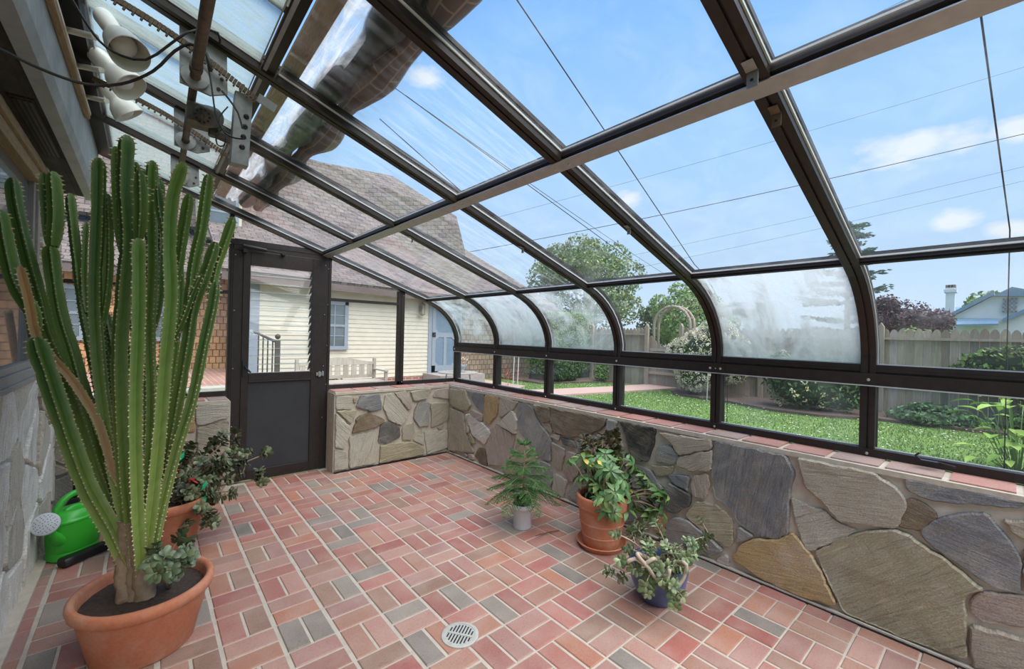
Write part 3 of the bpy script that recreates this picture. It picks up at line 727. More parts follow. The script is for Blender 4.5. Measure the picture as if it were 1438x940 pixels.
# ---------------- the candelabra cactus
CP = V((.02, 2.37, 0))
cact = empty('potted_cactus', CP, 0, 'tall many-stemmed green candelabra cactus in a wide terracotta pot', 'cactus')
pot(cact, .172, .236, .262, M['terracotta'], band=.05, lip=.02); soil(cact, .205, .215)
GREEN, LIME, DEEP, TAN = L(88, 120, 48), L(136, 156, 74), L(68, 100, 42), L(168, 138, 102)
def cactus_stem(pts, w, dz=0., ribs=4, c0=LIME, c1=GREEN, brown=0, seed=0, d0=1.80):
    """pts: measured centre line from root to tip; w: width in pixels at the stem's depth; dz: how far the tip leans from the pot's depth"""
    rr = random.Random(seed); n = len(pts); P = []
    for i, (x, y) in enumerate(pts): P.append(atd(x, y, d0+dz*(i/(n-1))**.7)-CP)
    S = spline(P, .02); k = len(S); b = MB(); N = ribs*4; u = None; vs = []; r0 = w/2/F_PX*1.8*1.0; ph = rr.uniform(0, 6)
    cyc = rr.uniform(.16, .26); tot = 0
    rings = []
    for i in range(k):
        t = (S[min(i+1, k-1)]-S[max(i-1, 0)]).normalized()
        if u is None: u = t.orthogonal().normalized()
        u = (u-t*u.dot(t)).normalized(); w_ = t.cross(u)
        if i: tot += (S[i]-S[i-1]).length
        f = i/(k-1); r = r0*(.72+.28*min(1, f*4))*(1-.10*max(0, math.cos(2*PI*tot/cyc))**8)
        e = (k-1-i)
        if e < 3: r *= (.35, .74, .93)[e]
        rings.append((S[i], u.copy(), w_, r, t))
        col = lerp3(c0, c1, min(1, f*1.3)); 
        if f < brown: col = lerp3(TAN, col, (f/brown)**2)
        for j in range(N):
            a = 2*PI*j/N+ph; q = r*(1.0 if j % 4 == 0 else (.52 if j % 4 == 2 else .70))
            p_ = S[i]+u*(math.cos(a)*q)+w_*(math.sin(a)*q); vs.append(p_); b.c.append(tuple(vary(col if j % 4 else lerp3(col, L(170, 180, 120), .35), rr, .1))+(1.,)); b.uv.append((0, 0))
    b.v = [tuple(p) for p in vs]
    b.f = [(i*N+j, i*N+(j+1) % N, (i+1)*N+(j+1) % N, (i+1)*N+j) for i in range(k-1) for j in range(N)]+[tuple(range((k-1)*N, k*N))]; b.m = [0]*len(b.f)
    sp = L(206, 188, 150)
    for i in range(2, k-1):
        p, uu, ww, r, t = rings[i]
        for j in range(ribs):
            if rr.random() < .12: continue
            a = 2*PI*j/ribs+ph; o_ = uu*math.cos(a)+ww*math.sin(a); s_ = t.cross(o_); q = p+o_*(r*.97)+t*rr.uniform(-.004, .004); h = .0065 if i < k-5 else .012
            b.add([q+t*.0042, q-t*.0042, q+s_*.0036, q-s_*.0036, q+o_*h], [(0, 2, 4), (2, 1, 4), (1, 3, 4), (3, 0, 4)], 0, vary(sp, rr, .25))
    b.build('stem', M['cactus'], cact, smooth=True, angle=50)
ST = [
 ([(188,815),(158,745),(127,690),(107,640),(86,580),(66,520),(50,474)], 24, -.10, .15),
 ([(48,474),(46,440),(22,400),(8,345),(0,295)], 18, -.02, 0),
 ([(186,800),(168,740),(140,660),(120,600),(90,520),(68,468),(54,414),(38,358),(22,290),(17,250)], 17, .06, .1),
 ([(186,800),(172,730),(150,650),(126,586),(102,501),(82,433),(70,345)], 20, .10, .12),
 ([(70,345),(66,300),(62,243)], 15, .02, 0), ([(74,345),(78,300),(74,241)], 18, .0, 0), ([(78,348),(84,318),(86,290)], 10, .02, 0),
 ([(190,790),(172,700),(150,600),(130,500),(116,425),(106,345),(98,272)], 14, .22, .1),
 ([(188,800),(172,720),(150,600),(138,500),(134,410),(138,300),(139,222)], 18, .0, .1),
 ([(140,470),(150,400),(152,330),(150,272)], 13, .04, 0),
 ([(196,830),(182,740),(172,620),(168,500),(174,410),(180,338),(176,265),(178,190)], 21, -.04, .12),
 ([(172,355),(166,300),(163,206)], 13, .05, 0), ([(182,330),(190,290),(191,228)], 12, .06, 0),
 ([(202,840),(196,760),(192,660),(191,560),(195,440),(195,335)], 20, -.14, .14),
 ([(195,335),(198,290),(196,240)], 15, -.10, 0),
 ([(200,820),(206,700),(211,570),(209,470),(213,380),(212,300),(214,226)], 16, .06, .1),
 ([(212,470),(222,420),(226,330),(224,252)], 13, .12, 0),
 ([(204,830),(208,760),(216,690),(225,600),(232,510),(240,420),(238,345),(242,280),(258,228)], 21, -.06, .14),
 ([(240,400),(236,345),(226,300),(222,262)], 12, -.02, 0),
 ([(236,425),(250,370),(258,320),(266,272)], 14, .05, 0),
 ([(206,820),(214,760),(226,690),(243,600),(262,490),(272,430),(290,380),(303,340)], 15, .0, .1),
 ([(262,470),(272,380),(284,320),(294,245)], 16, .10, 0),
 ([(210,820),(222,740),(246,640),(270,560),(286,484),(298,430),(303,396)], 14, -.02, .1),
 ([(296,420),(302,380),(314,345),(328,305)], 13, .04, 0),
 ([(190,800),(180,720),(160,620),(146,520),(138,450)], 15, .12, .1),
 ([(194,800),(186,700),(178,600),(160,500),(148,440)], 13, .16, .1),
 ([(198,800),(200,700),(204,600),(206,500),(206,420)], 13, .18, .1),
 ([(192,780),(186,650),(184,560),(182,480)], 12, .2, .1),
 ([(196,800),(198,690),(200,600),(196,500),(186,420),(186,330)], 16, .2, .1),
 ([(204,800),(216,700),(232,600),(244,500),(252,420),(250,350)], 14, .16, .1),
 ([(222,520),(240,485),(258,450),(272,412),(284,385)], 9, -.02, 0),
 ([(122,440),(118,390),(121,312)], 10, .2, 0),
 ([(206,810),(220,700),(240,600),(256,520),(270,440),(276,380),(278,330)], 13, .22, .1),
]
for i, (p, w, dz, br) in enumerate(ST):
    dstart = 1.80 if p[0][1] > 700 else 1.80+dz*.6
    cactus_stem(p, w, dz if p[0][1] > 700 else dz*.5, 4 if i % 3 else 5, brown=br, seed=i, d0=dstart, c0=LIME if p[0][1] > 700 else GREEN, c1=GREEN if i % 2 else DEEP)
cactus_stem([(182,700),(160,665),(148,622),(134,585),(102,535),(75,505),(52,474),(40,420),(28,374)], 14, -.04, 4, TAN, L(176, 132, 84), seed=77)
b = MB(); cactus = MB()
for p, w in (([(180,842),(178,790),(182,730)], 26), ([(204,842),(200,780),(200,720)], 24), ([(192,846),(190,790),(190,740)], 22)):
    P = [atd(x, y, 1.80-.03*(i == 0))-CP for i, (x, y) in enumerate(p)]; P[0].z = .205
    b.tube(spline(P, .02), w/2/F_PX*1.8, 12, shape=lambda j, i: 1+.12*((j*7+i*3) % 4 - 1.5)/1.5)
b.build('trunk', M['bark'], cact, smooth=True)

# ---------------- jade-type succulents
def succulent(b, bs, root, n_main, spread, height, leafL, cols, rr, lean=(0, 0, 0), stem_r=.009, leaves=7, targets=None, sub=3, stemcol=(1, 1, 1)):
    tips = []
    T = targets or []
    for k in range(n_main):
        if k < len(T): tgt = V(T[k])
        else:
            a = 2*PI*k/n_main+rr.uniform(-.4, .4); q = rr.uniform(.4, 1)
            tgt = root+V((math.cos(a)*spread*q, math.sin(a)*spread*q, height*rr.uniform(.55, 1)))+V(lean)*q
        mid = root.lerp(tgt, .5)+V((rr.uniform(-.03, .03), rr.uniform(-.03, .03), .02))
        S = spline([root, mid, tgt], .03); k_ = len(S)
        bs.tube(S, [stem_r*(1-.6*i/(k_-1)) for i in range(k_)], 6, col=stemcol)
        tips.append((tgt, (tgt-mid).normalized()))
        for j in range(sub):
            i = rr.randint(k_//3, k_-1); p = S[i]; d = ((tgt-root).normalized()*.6+rdir(rr, -.2, .9)).normalized(); e = p+d*rr.uniform(.05, .11)
            bs.tube([p, p.lerp(e, .5)+V((0, 0, .006)), e], [stem_r*.5, stem_r*.4, stem_r*.3], 5, col=stemcol); tips.append((e, d))
    for p, d in tips:
        for L_ in range(3):
            q = p-d*(.018*L_); off = rr.uniform(0, 6)
            for j in range(leaves if L_ else leaves-2):
                a = off+2*PI*j/leaves; s_ = d.orthogonal().normalized(); w_ = d.cross(s_)
                ld = (d*rr.uniform(.25, .75)+(s_*math.cos(a)+w_*math.sin(a))).normalized()
                l = leafL*rr.uniform(.7, 1.15); fat_leaf(b, q, ld, d, l, l*.62, l*.16, vary(rr.choice(cols), rr, .2))
JADE = [L(78, 96, 66), L(92, 108, 78), L(62, 80, 56), L(116, 126, 92)]
# small clump in the cactus pot
b, bs, rr = MB(), MB(), random.Random(31)
tg = [atd(x, y, d)-CP for x, y, d in ((232,782,1.72),(250,785,1.74),(212,790,1.70),(262,775,1.78),(240,800,1.68),(222,776,1.78),(268,782,1.76))]
succulent(b, bs, V((.08, -.02, .215)), 7, .08, .1, .038, [L(98, 112, 78), L(112, 124, 90), L(78, 94, 62)], rr, targets=tg, sub=1, stem_r=.006, leaves=6)
lf = b.build('succulent_leaves', M['waxy'], cact, smooth=True, angle=30); bs.build('succulent_stems', M['bark'], lf, smooth=True)

# ---------------- pot behind the cactus
PP = V((.12, 3.38, 0))
pj = empty('potted_jade_plant', PP, 0, 'dark jade plant with red blooms in a terracotta pot behind the tall cactus', 'potted plant')
pot(pj, .15, .215, .29, M['terracotta'], band=.055); soil(pj, .19, .25)
b, bs, rr = MB(), MB(), random.Random(8)
tg = [at(x, y, 'y', PP.y+dy)-PP for x, y, dy in ((352,635,.0),(372,638,.05),(340,665,-.05),(365,672,0),(300,625,.1),(318,620,.05),(285,640,.1),(270,660,0),(320,650,-.05),(300,670,-.1),(330,690,-.12),(310,700,-.15),(265,740,-.2),(290,735,-.2),(300,725,-.2),(255,690,-.1),(280,690,-.15),(240,660,.05),(255,640,.12),(268,625,.15),(334,618,.1),(345,650,0),(305,645,-.1),(276,672,-.1),(295,690,-.1))]
succulent(b, bs, V((.03, 0, .26)), len(tg), .2, .3, .042, [L(86, 94, 60), L(102, 108, 74), L(68, 76, 50), L(126, 128, 96)], rr, targets=tg, sub=3, stem_r=.009, leaves=6)
b.build('leaves', M['waxy'], pj, smooth=True, angle=30); bs.build('branches', M['bark'], pj, smooth=True)
for x, y in ((238,668),(244,672),(246,662),(236,676),(270,676),(225,668)):
    b = MB(); p = at(x, y, 'y', PP.y-.14)-PP
    for j in range(7): thin_leaf(b, p, rdir(rr, -.2, .8), (0, 0, 1), .034, .02, vary(L(196, 44, 48), rr, .15))
    b.build('red_bloom', M['leaf'], pj)
for x, y, w in ((252,648,.03),(284,688,.03),(280,715,.045),(272,722,.04),(224,660,.03)):
    b = MB(); p = at(x, y, 'y', PP.y-.16)-PP; thin_leaf(b, p, (.35, 0, .8), (0, -1, 0), w*1.8, w*.7, L(40, 178, 120)); b.build('green_tie', M['leaf'], pj)

# ---------------- Norfolk pine in a white pot
NP = V((2.04, 2.21, 0))
pn = empty('potted_pine', NP, 0, 'feathery little pine in a white pot with a black liner, nearest the end wall', 'potted plant')
pot(pn, .066, .077, .165, M['white_glaze'], band=.03, lip=.004, wall=.006)
b = MB(); b.lathe([(.056, .10), (.062, .20), (.066, .20), (.066, .206), (.058, .206), (.055, .18), (0, .18)], 28); b.build('liner_pot', M['black'], pn, smooth=True, angle=40)
b, bs, rr = MB(), MB(), random.Random(4)
PINE = [L(84, 124, 64), L(66, 106, 54), L(104, 142, 80), L(74, 114, 60)]
bs.tube([(0, 0, .18), (.004, 0, .40), (.0, .0, .585)], [.006, .005, .003], 6)
def frond(root, d, ln, droop, rr):
    d = V(d).normalized(); side = d.cross(V((0, 0, 1))).normalized(); n = 15; pts = []
    for i in range(n+1):
        t = i/n; pts.append(root+d*(ln*t)+V((0, 0, ln*(.30*t-droop*t*t))))
    bs.tube(pts, [.0026*(1-.7*i/n) for i in range(n+1)], 4)
    for i in range(2, n+1):
        t = i/n; sl = ln*.36*math.sin(PI*min(1, .16+.86*t))**.8*rr.uniform(.8, 1.1)
        tg = (pts[i]-pts[i-1]).normalized()
        for s_ in (-1, 1):
            sd = (side*s_*.82+tg*.6+V((0, 0, rr.uniform(-.25, .02)))).normalized(); q = pts[i]; m_ = max(4, int(sl/.0085)); col = vary(rr.choice(PINE), rr, .18)
            up_ = sd.cross(side*s_).normalized() if abs(sd.dot(side)) < .99 else V((0, 0, 1))
            e = q+sd*sl+V((0, 0, -sl*.22)); b.tube([q, q.lerp(e, .5)+V((0, 0, .004)), e], [.0016, .0014, .0008], 3, col=col, cap=False)
            for j in range(m_):
                p_ = q.lerp(e, (j+.5)/m_)
                for w_ in range(5):
                    nd = (sd*.7+rdir(rr)*.8).normalized(); s2 = nd.orthogonal().normalized()*.0014
                    b.add([p_-s2, p_+s2, p_+nd*.0145], [(0, 1, 2)], 0, col)
for z, ln, k, dr in ((.235, .24, 6, .62), (.285, .25, 6, .52), (.345, .215, 5, .42), (.415, .17, 5, .26), (.50, .12, 4, .08), (.58, .05, 4, -.2)):
    a0 = rr.uniform(0, 6)
    for j in range(k): a = a0+2*PI*j/k+rr.uniform(-.15, .15); frond(V((0, 0, z)), (math.cos(a), math.sin(a), 0), ln*rr.uniform(.9, 1.1), dr, rr)
b.build('needles', M['leaf'], pn); bs.build('stems', M['bark'], pn, smooth=True)

# ---------------- umbrella plant in the big terracotta pot
TP = V((2.27, 1.70, 0))
pt = empty('potted_umbrella_plant', TP, 0, 'bushy glossy-leaved plant in a ridged terracotta pot on a saucer', 'potted plant')
b = MB(); b.lathe([(0, 0), (.135, 0), (.155, .03), (.160, .034), (.155, .038), (.147, .03), (.13, .014), (0, .014)], 40); b.build('saucer', M['terracotta'], pt, smooth=True, angle=50)
o_pot = pot(pt, .118, .167, .32, M['terracotta'], band=.075, lip=.006, extra=[(.124, .06), (.128, .062), (.129, .07), (.126, .073), (.139, .14), (.143, .142), (.144, .15), (.141, .153)])
o_pot.location.z = .014; soil(pt, .142, .29)
b, bs, rr = MB(), MB(), random.Random(15)
G2 = [L(80, 116, 62), L(98, 134, 74), L(64, 98, 52), L(124, 152, 88), L(90, 122, 66)]
hub = []
for x, y, dy in ((835,680,.02),(850,665,-.05),(870,680,-.08),(890,690,-.05),(860,700,-.12),(905,680,0),(915,700,-.04),(925,690,.02),(900,715,-.1),(880,715,-.14),(840,700,-.06),(828,690,.06),(850,690,.1),(880,660,.08),(900,665,.08),(920,715,-.06),(870,650,.05),(838,660,.08),(862,720,-.16),(822,672,.08),(928,705,.0),(886,700,-.16),(852,716,-.12),(912,722,-.1)):
    hub.append(at(x, y, 'y', TP.y+dy)-TP)
HB = []
for h in hub:
    w_ = h+TP
    if w_.x > XS-.18: d_ = (w_-EYEP); w_ = EYEP+d_*((XS-.18)/d_.x)
    HB.append(w_-TP)
hub = HB+[q+V((rr.uniform(-.06, .03), rr.uniform(-.07, .05), rr.uniform(-.05, .05))) for q in HB if q.x > .12 or q.y < -.2]
hub += [V((rr.uniform(-.2, .17), rr.uniform(-.22, .18), rr.uniform(.36, .6))) for _ in range(30)]
for h in hub:
    r0 = V((h.x*.25, h.y*.25, .30)); bs.tube(spline([r0, r0.lerp(h, .6)+V((0, 0, .03)), h], .03), .0035, 5)
    nl = rr.choice((7, 8, 9)); a0 = rr.uniform(0, 6); ax = (V((h.x, h.y, .25))+rdir(rr)*.1).normalized(); s_ = ax.orthogonal().normalized(); w_ = ax.cross(s_)
    for j in range(nl):
        a = a0+2*PI*j/nl; d = s_*math.cos(a)+w_*math.sin(a)+ax*rr.uniform(-.35, .35); l = rr.uniform(.05, .078)
        c = vary(rr.choice(G2) if rr.random() > .04 else L(206, 186, 70), rr, .18); thin_leaf(b, h+d*.008, d, ax, l, l*.42, c, droop=.5, fold=.12)
b.build('leaves', M['waxy'], pt, smooth=True); bs.build('stems', M['bark'], pt, smooth=True)
b, bs = MB(), MB()
tg = [at(x, y, 'y', TP.y+dy)-TP for x, y, dy in ((818,628,.15),(830,622,.12),(845,612,.12),(860,615,.12),(873,622,.10),(868,608,.14),(885,630,.1),(850,632,.08),(894,612,.1),(905,624,.1),(838,640,.1),(875,640,.08),(826,612,.14),(900,604,.12))]
for q in tg: q.x = min(q.x, XS-.10-TP.x)
succulent(b, bs, V((.02, .06, .42)), len(tg), .2, .3, .040, [L(76, 78, 50), L(92, 92, 62), L(62, 62, 42), L(108, 96, 66)], rr, targets=tg, sub=1, stem_r=.008, leaves=6)
jl = b.build('jade_leaves', M['waxy'], pt, smooth=True, angle=30); bs.build('jade_stems', M['bark'], jl, smooth=True)

# ---------------- blue pot with the trailing succulent
BP = V((2.035, 1.16, 0))
pb = empty('potted_trailing_succulent', BP, 0, 'trailing grey-green succulent spilling from a squat blue glazed pot', 'potted plant')
b = MB(); b.lathe([(0, 0), (.075, 0), (.082, .008), (.112, .05), (.136, .105), (.146, .16), (.147, .185), (.143, .198), (.137, .2), (.131, .19), (.126, .15), (0, .15)], 40); b.build('pot', M['blue_glaze'], pb, smooth=True, angle=50)
soil(pb, .128, .165)
b, bs, rr = MB(), MB(), random.Random(27)
G3 = [L(132, 146, 104), L(112, 130, 84), L(156, 166, 128), L(92, 110, 70)]
tg = [atd(x, y, d)-BP for x, y, d in ((862,748,2.16),(880,770,2.1),(872,790,2.08),(890,800,2.02),(900,755,2.2),(915,770,2.2),(935,765,2.15),(955,778,2.1),(970,765,2.25),(985,758,2.3),(996,752,2.3),(975,780,2.1),(905,825,1.98),(940,830,1.95),(958,838,1.98),(920,790,2.05),(945,795,2.05),(900,745,2.3),(985,772,2.2),(868,812,2.05),(930,815,1.98),(965,795,2.1),(885,752,2.25),(992,765,2.22),(910,836,1.98),(948,846,1.97))]
succulent(b, bs, V((0, 0, .175)), len(tg), .15, .15, .034, G3, rr, targets=tg, sub=1, stem_r=.006, leaves=5)
for q in ([(895,778),(912,800),(925,818),(938,812),(940,800)], [(918,785),(905,792),(892,785),(880,790)], [(960,790),(962,805),(955,820),(945,826)]):
    P = [atd(x, y, 2.02)-BP for x, y in q]; bs.tube(spline([V((0, 0, .175))]+P, .015), .009, 8, col=(1.35, 1.3, 1.25))
b.build('leaves', M['waxy'], pb, smooth=True, angle=30); bs.build('trailing_stems', simple('pale_succulent_stem', L(176, 160, 138), .8, 0, .2, 30, .2), pb, smooth=True)

# ---------------- watering can
WC = V((-.298, 3.57, 0)); cr = math.radians(43)
wc = empty('watering_can', WC, cr, 'bright green plastic watering can with a pale round rose', 'watering can')
def superell(a, bb, z, n=28, e=2.6):
    out = []
    for j in range(n):
        t = 2*PI*j/n; c, s_ = math.cos(t), math.sin(t); out.append(V((a*abs(c)**(2/e)*(1 if c > 0 else -1), bb*abs(s_)**(2/e)*(1 if s_ > 0 else -1), z)))
    return out
def loft(b, rings, mat=0, cap=True):
    n = len(rings[0]); vs = [p for r in rings for p in r]; k = len(rings)
    fs = [(i*n+j, i*n+(j+1) % n, (i+1)*n+(j+1) % n, (i+1)*n+j) for i in range(k-1) for j in range(n)]
    if cap: fs += [tuple(range(n-1, -1, -1)), tuple(range((k-1)*n, k*n))]
    b.add(vs, fs, mat)
b = MB()
R_ = [superell(.112, .082, .0), superell(.118, .088, .008), superell(.116, .086, .04), superell(.114, .084, .047), superell(.117, .087, .054), superell(.124, .09, .21), superell(.129, .094, .214), superell(.129, .094, .224), superell(.122, .088, .230)]
dome = [superell(.122*q, .088*q, z, e=2.3) for q, z in ((.98, .240), (.90, .258), (.72, .272))]
loft(b, R_+dome); b.build('body', M['green_plastic'], wc, smooth=True, angle=35)
b = MB(); b.tube(spline([(-.085, 0, .225), (-.095, 0, .275), (-.055, 0, .335), (.01, 0, .355), (.07, 0, .33), (.105, 0, .28), (.112, 0, .215)], .012), .021, 12, shape=lambda j, i: 1-.2*abs(math.sin(2*PI*j/12))); b.tube(spline([(-.05, 0, .262), (.01, 0, .275), (.08, 0, .25)], .012), .016, 10); b.build('handle', M['green_plastic'], wc, smooth=True)
b = MB(); sd = V((-.62, -.20, .32)).normalized(); s0 = V((-.06, -.02, .10)); sp_ = [s0, s0+V((-.06, -.025, .05)), s0+V((-.105, -.045, .115)), s0+V((-.135, -.058, .155))]
b.tube(spline(sp_, .012), [.05-.034*min(1, i/9) for i in range(len(spline(sp_, .012)))], 14); spout = b.build('spout', M['green_plastic'], wc, smooth=True)
b = MB(); hd = V((-.55, -.72, .42)).normalized(); rm = V((0, 0, 1)).rotation_difference(hd).to_matrix(); hc = s0+V((-.14, -.06, .16))
b.lathe([(.016, -.03), (.022, -.01), (.054, .022), (.058, .028), (.056, .034), (.051, .037), (0, .041)], 28, hc, 0, rot=rm)
for r_, k in ((.012, 6), (.024, 10), (.036, 14), (.044, 18)):
    for j in range(k): a = 2*PI*j/k; b.lathe([(0, .0412-.0035*(r_/.048)+.0006), (.0022, .0412-.0035*(r_/.048)+.0004)], 6, hc+rm @ V((r_*math.cos(a), r_*math.sin(a), 0)), 1, rot=rm)
b.build('rose', [M['grey_plastic'], M['black']], spout, smooth=True, angle=40)

# ---------------- black nozzle on the floor
a0, a1 = at(86, 792, 'z', .026), at(158, 762, 'z', .026)
b = MB(); d = (a1-a0).normalized(); s_ = d.cross(V((0, 0, 1)))
ring = lambda p, k, h: [p+s_*(.034*k*c)+V((0, 0, .024*h*e)) for c, e in ((-1, -.6), (-.7, -1), (.7, -1), (1, -.6), (1, .5), (.75, 1), (-.75, 1), (-1, .5))]
loft(b, [ring(a0, .9, .9), ring(a0+d*.008, 1, 1), ring(a0+d*.05, 1, 1), ring(a0+d*.054, .96, .96), ring(a0+d*.2, .96, .96), ring(a1, .8, .9), ring(a1+d*.05, .72, .8)])
o_ = a0.copy(); o_.z = 0
nz_ = MB(); nz_.v = b.v; nz_.f = b.f; nz_.m = b.m; nz_.c = b.c; nz_.uv = b.uv
tag(nz_.build('blower_tube', M['black'], smooth=True, angle=35), 'short black plastic tube lying on the bricks beside the green can', 'tube')

# ---------------- long-handled tools in the corner
BT = V((-.335, 4.02, 0))
bt = empty('long_handled_tool', BT, 0, 'wood-handled tool with orange collar and black shaft leaning in the corner behind the cactus', 'tool')
top = at(62, 440, 'y', 3.40); j1 = at(98, 545, 'y', 4.05); j2 = at(103, 572, 'y', 4.045); bot = V((-.325, 4.02, .16))
b = MB(); b.tube([top-BT, j1-BT], [.016, .018], 10); b.build('wooden_handle', M['wood'], bt, smooth=True)
b = MB(); b.tube([j1-BT, j2-BT], [.021, .023], 12); b.build('orange_collar', M['orange'], bt, smooth=True, angle=40)
b = MB(); c_ = j2.lerp(bot, .12); b.tube([c_-BT, j2.lerp(bot, .16)-BT], .022, 12); b.build('orange_ring', M['orange'], bt, smooth=True, angle=40)
b = MB(); b.tube([j2-BT, bot-BT], .016, 10); b.build('shaft', M['black'], bt, smooth=True)
b = MB(); loft(b, [[V((x*k, y*k2, z)) for x, y in ((-1, -1), (1, -1), (1, 1), (-1, 1))] for k, k2, z in ((.10, .03, .0), (.085, .03, .06), (.05, .024, .14), (.02, .02, .2))]); b.build('head', M['black'], bt, bevel=.005)
B2 = V((-.20, 4.07, 0))
t2 = empty('dark_pole', B2, 0, 'slim black pole standing behind the wood-handled tool in the corner', 'pole')
b = MB(); b.tube([V((0, 0, .012)), at(120, 575, 'y', 4.10)-B2], .012, 8); b.build('pole_shaft', M['black'], t2, smooth=True)
b = MB(); b.lathe([(0, 0), (.02, 0), (.02, .03), (.012, .04), (0, .04)], 14); b.build('rubber_foot', M['orange'], t2, smooth=True, angle=40)

# ---------------- floor drain
DR = V((1.093, 1.577, 0)); b = MB(); r = .083
b.lathe([(0, -.002), (r, -.002), (r, .003), (r-.004, .0045), (r-.016, .0045), (r-.016, .003), (0, .003)], 40, (0, 0, 0), 0)
for j in range(5):
    for s_ in (-1, 1): 
        x = s_*(.010+.0)
for k in range(8):
    t = -.05+.1*k/7; hl = math.sqrt(max(0, .060**2-t**2))
    for s_ in (-1, 1):
        if hl > .014: b.box((s_*(.007+(hl-.007)/2), t, .0034), (hl-.009, .0058, .0012), 1)
b.box((0, 0, .0036), (.010, .118, .002), 0)
dr = b.build('floor_drain', [simple('chalky_steel', L(176, 172, 162), .6, .2, .15, 40), M['black']], smooth=True, angle=30); dr.location = DR; dr.rotation_euler = (0, 0, math.radians(35))
tag(dr, 'round slotted metal drain cover set in the brick floor', 'drain')
# brown dead sprig by the pine
b = MB(); q0 = at(752, 753, 'z', .008); q1 = at(786, 745, 'z', .008); b.tube([q0, q0.lerp(q1, .5)+V((0, 0, .004)), q1], [.003, .004, .002], 6)
rr = random.Random(3)
for i in range(26): p = q0.lerp(q1, rr.random()); e = p+V((rr.uniform(-.02, .02), rr.uniform(-.02, .02), rr.uniform(-.004, .008))); b.tube([p, e], [.0012, .0006], 3)
tag(b.build('fallen_sprig', simple('dry_twig', L(96, 66, 50), .9)), 'dry brown sprig fallen on the bricks by the white pot', 'sprig')
# ================================================================== OVERHEAD GEAR
# spotlights on a wooden strip along the fascia
b = MB(); s0, s1 = V((-.272, 1.55, 2.462)), V((-.272, 3.43, 2.545))
b.bar(s0, s1, .022, .05, 0); b.bar(s0+V((.0125, 0, .004)), s1+V((.0125, 0, .004)), .004, .012, 1)
tag(b.build('lamp_batten', [M['wood_old'], M['cream_paint']]), 'weathered wooden batten along the grey fascia carrying the spotlights', 'batten')
SPOT = [((-.262, 2.49, 2.535), (134, 52), (144, 22), (150, 42), (178, 70), (.62, -.48, -.42), 'white bullet spotlight, highest of three, its open mouth towards the room'),
        ((-.262, 2.83, 2.548), (143, 99), (133, 75), (145, 90), (178, 118), (.72, -.1, -.4), 'white bullet spotlight, middle of the three on the batten'),
        ((-.262, 3.215, 2.562), (150, 142), (146, 118), (158, 132), (178, 158), (.62, -.25, -.62), 'white bullet spotlight, lowest of three, nearest the cactus tips')]
for k, (base, pe, pr_, pm, pb_, dirv, lab) in enumerate(SPOT):
    Bv = V(base); dist = FW.dot(Bv-EYEP); e = atd(*pe, dist*.97)
    t = empty('spotlight', Bv, 0, lab, 'spotlight', 'spotlights along the fascia')
    b = MB(); b.tube([(-.002, 0, 0), e-Bv], .0125, 10); b.build('arm', M['cream_paint'], t, smooth=True, angle=40)
    a_ = atd(*pr_, dist*.99)-Bv; c_ = atd(*pb_, dist*(.92, 1.0, 1.02)[k])-Bv; ax = (c_-a_); ln = ax.length*1.12; rm = V((0, 0, 1)).rotation_difference(ax.normalized()).to_matrix()
    b = MB(); kk = (1, 1.14, 1.14)[k]; b.lathe([(r_*kk, z_) for r_, z_ in [(0, -.012), (.018, -.010), (.030, .004), (.033, .02), (.031, ln*.36), (.028, ln*.44), (.034, ln*.52), (.050, ln*.66), (.058, ln*.82), (.062, ln), (.060, ln+.002), (.056, ln*.84), (.030, ln*.6), (0, ln*.55)]], 28, a_, 0, rot=rm); sh = b.build('lamp_housing', M['cream_paint'], t, smooth=True, angle=45)
    b = MB(); b.sphere(a_+ax.normalized()*(ln*.78), .040, 0, n=18); b.build('bulb', M['white_glaze'], sh, smooth=True)
# vent drive: torque tube along the room, bearings on three rafters, gear motor, rack arms
VD = V((.135, 2.4, 2.31))
vd = empty('vent_drive', VD, 0, 'grey vent-opening shaft with bearings and a gear motor under the roof bars', 'vent drive')
def vr(*p): return V(p)-VD
b = MB(); b.tube([vr(.11, .9, 2.262), vr(.125, 2.06, 2.298)], .017, 14); b.tube([vr(.125, 2.06, 2.298), vr(.155, 3.75, 2.33)], .0145, 14); b.tube([vr(.122, 1.92, 2.294), vr(.123, 1.96, 2.295)], .021, 14); b.build('shaft', simple('rusty_pipe', L(98, 84, 74), .6, .4, .4, 30, .2), vd, smooth=True, angle=40)
for y, xs, zs in ((2.035, .125, 2.298), (2.80, .139, 2.312), (3.575, .153, 2.326)):
    b = MB(); rmx = Matrix.Rotation(PI/2, 3, 'X')
    b.lathe([(.016, -.02), (.026, -.018), (.040, -.008), (.044, .0), (.044, .012), (.018, .014)], 22, vr(xs, y-.008, zs), 0, rot=rmx)
    zt_ = roofz(xs); b.ngon([vr(xs-.045, y, zs-.03), vr(xs+.05, y, zs-.045), vr(xs+.105, y, zs-.02), vr(xs+.10, y, roofz(xs+.1)), vr(xs-.05, y, roofz(xs-.05))], (0, .012, 0), 0)
    for dx, dz in ((.075, -.012), (.085, .03), (-.03, .03)): b.sphere(vr(xs+dx, y-.003, zs+dz), .007, 1, n=8)
    b.build('bearing_plate', [M['steel'], M['gunmetal']], vd, smooth=True, angle=35)
mo = at(287, 163, 'y', 2.15); mrel = mo-VD
b = MB(); axm = V((-.35, -.75, -.35)).normalized(); rm = V((0, 0, 1)).rotation_difference(axm).to_matrix()
b.lathe([(0, -.10), (.036, -.10), (.042, -.09), (.043, -.02), (.040, .0), (.034, .012), (.022, .018), (0, .02)], 28, mrel, 0, rot=rm)
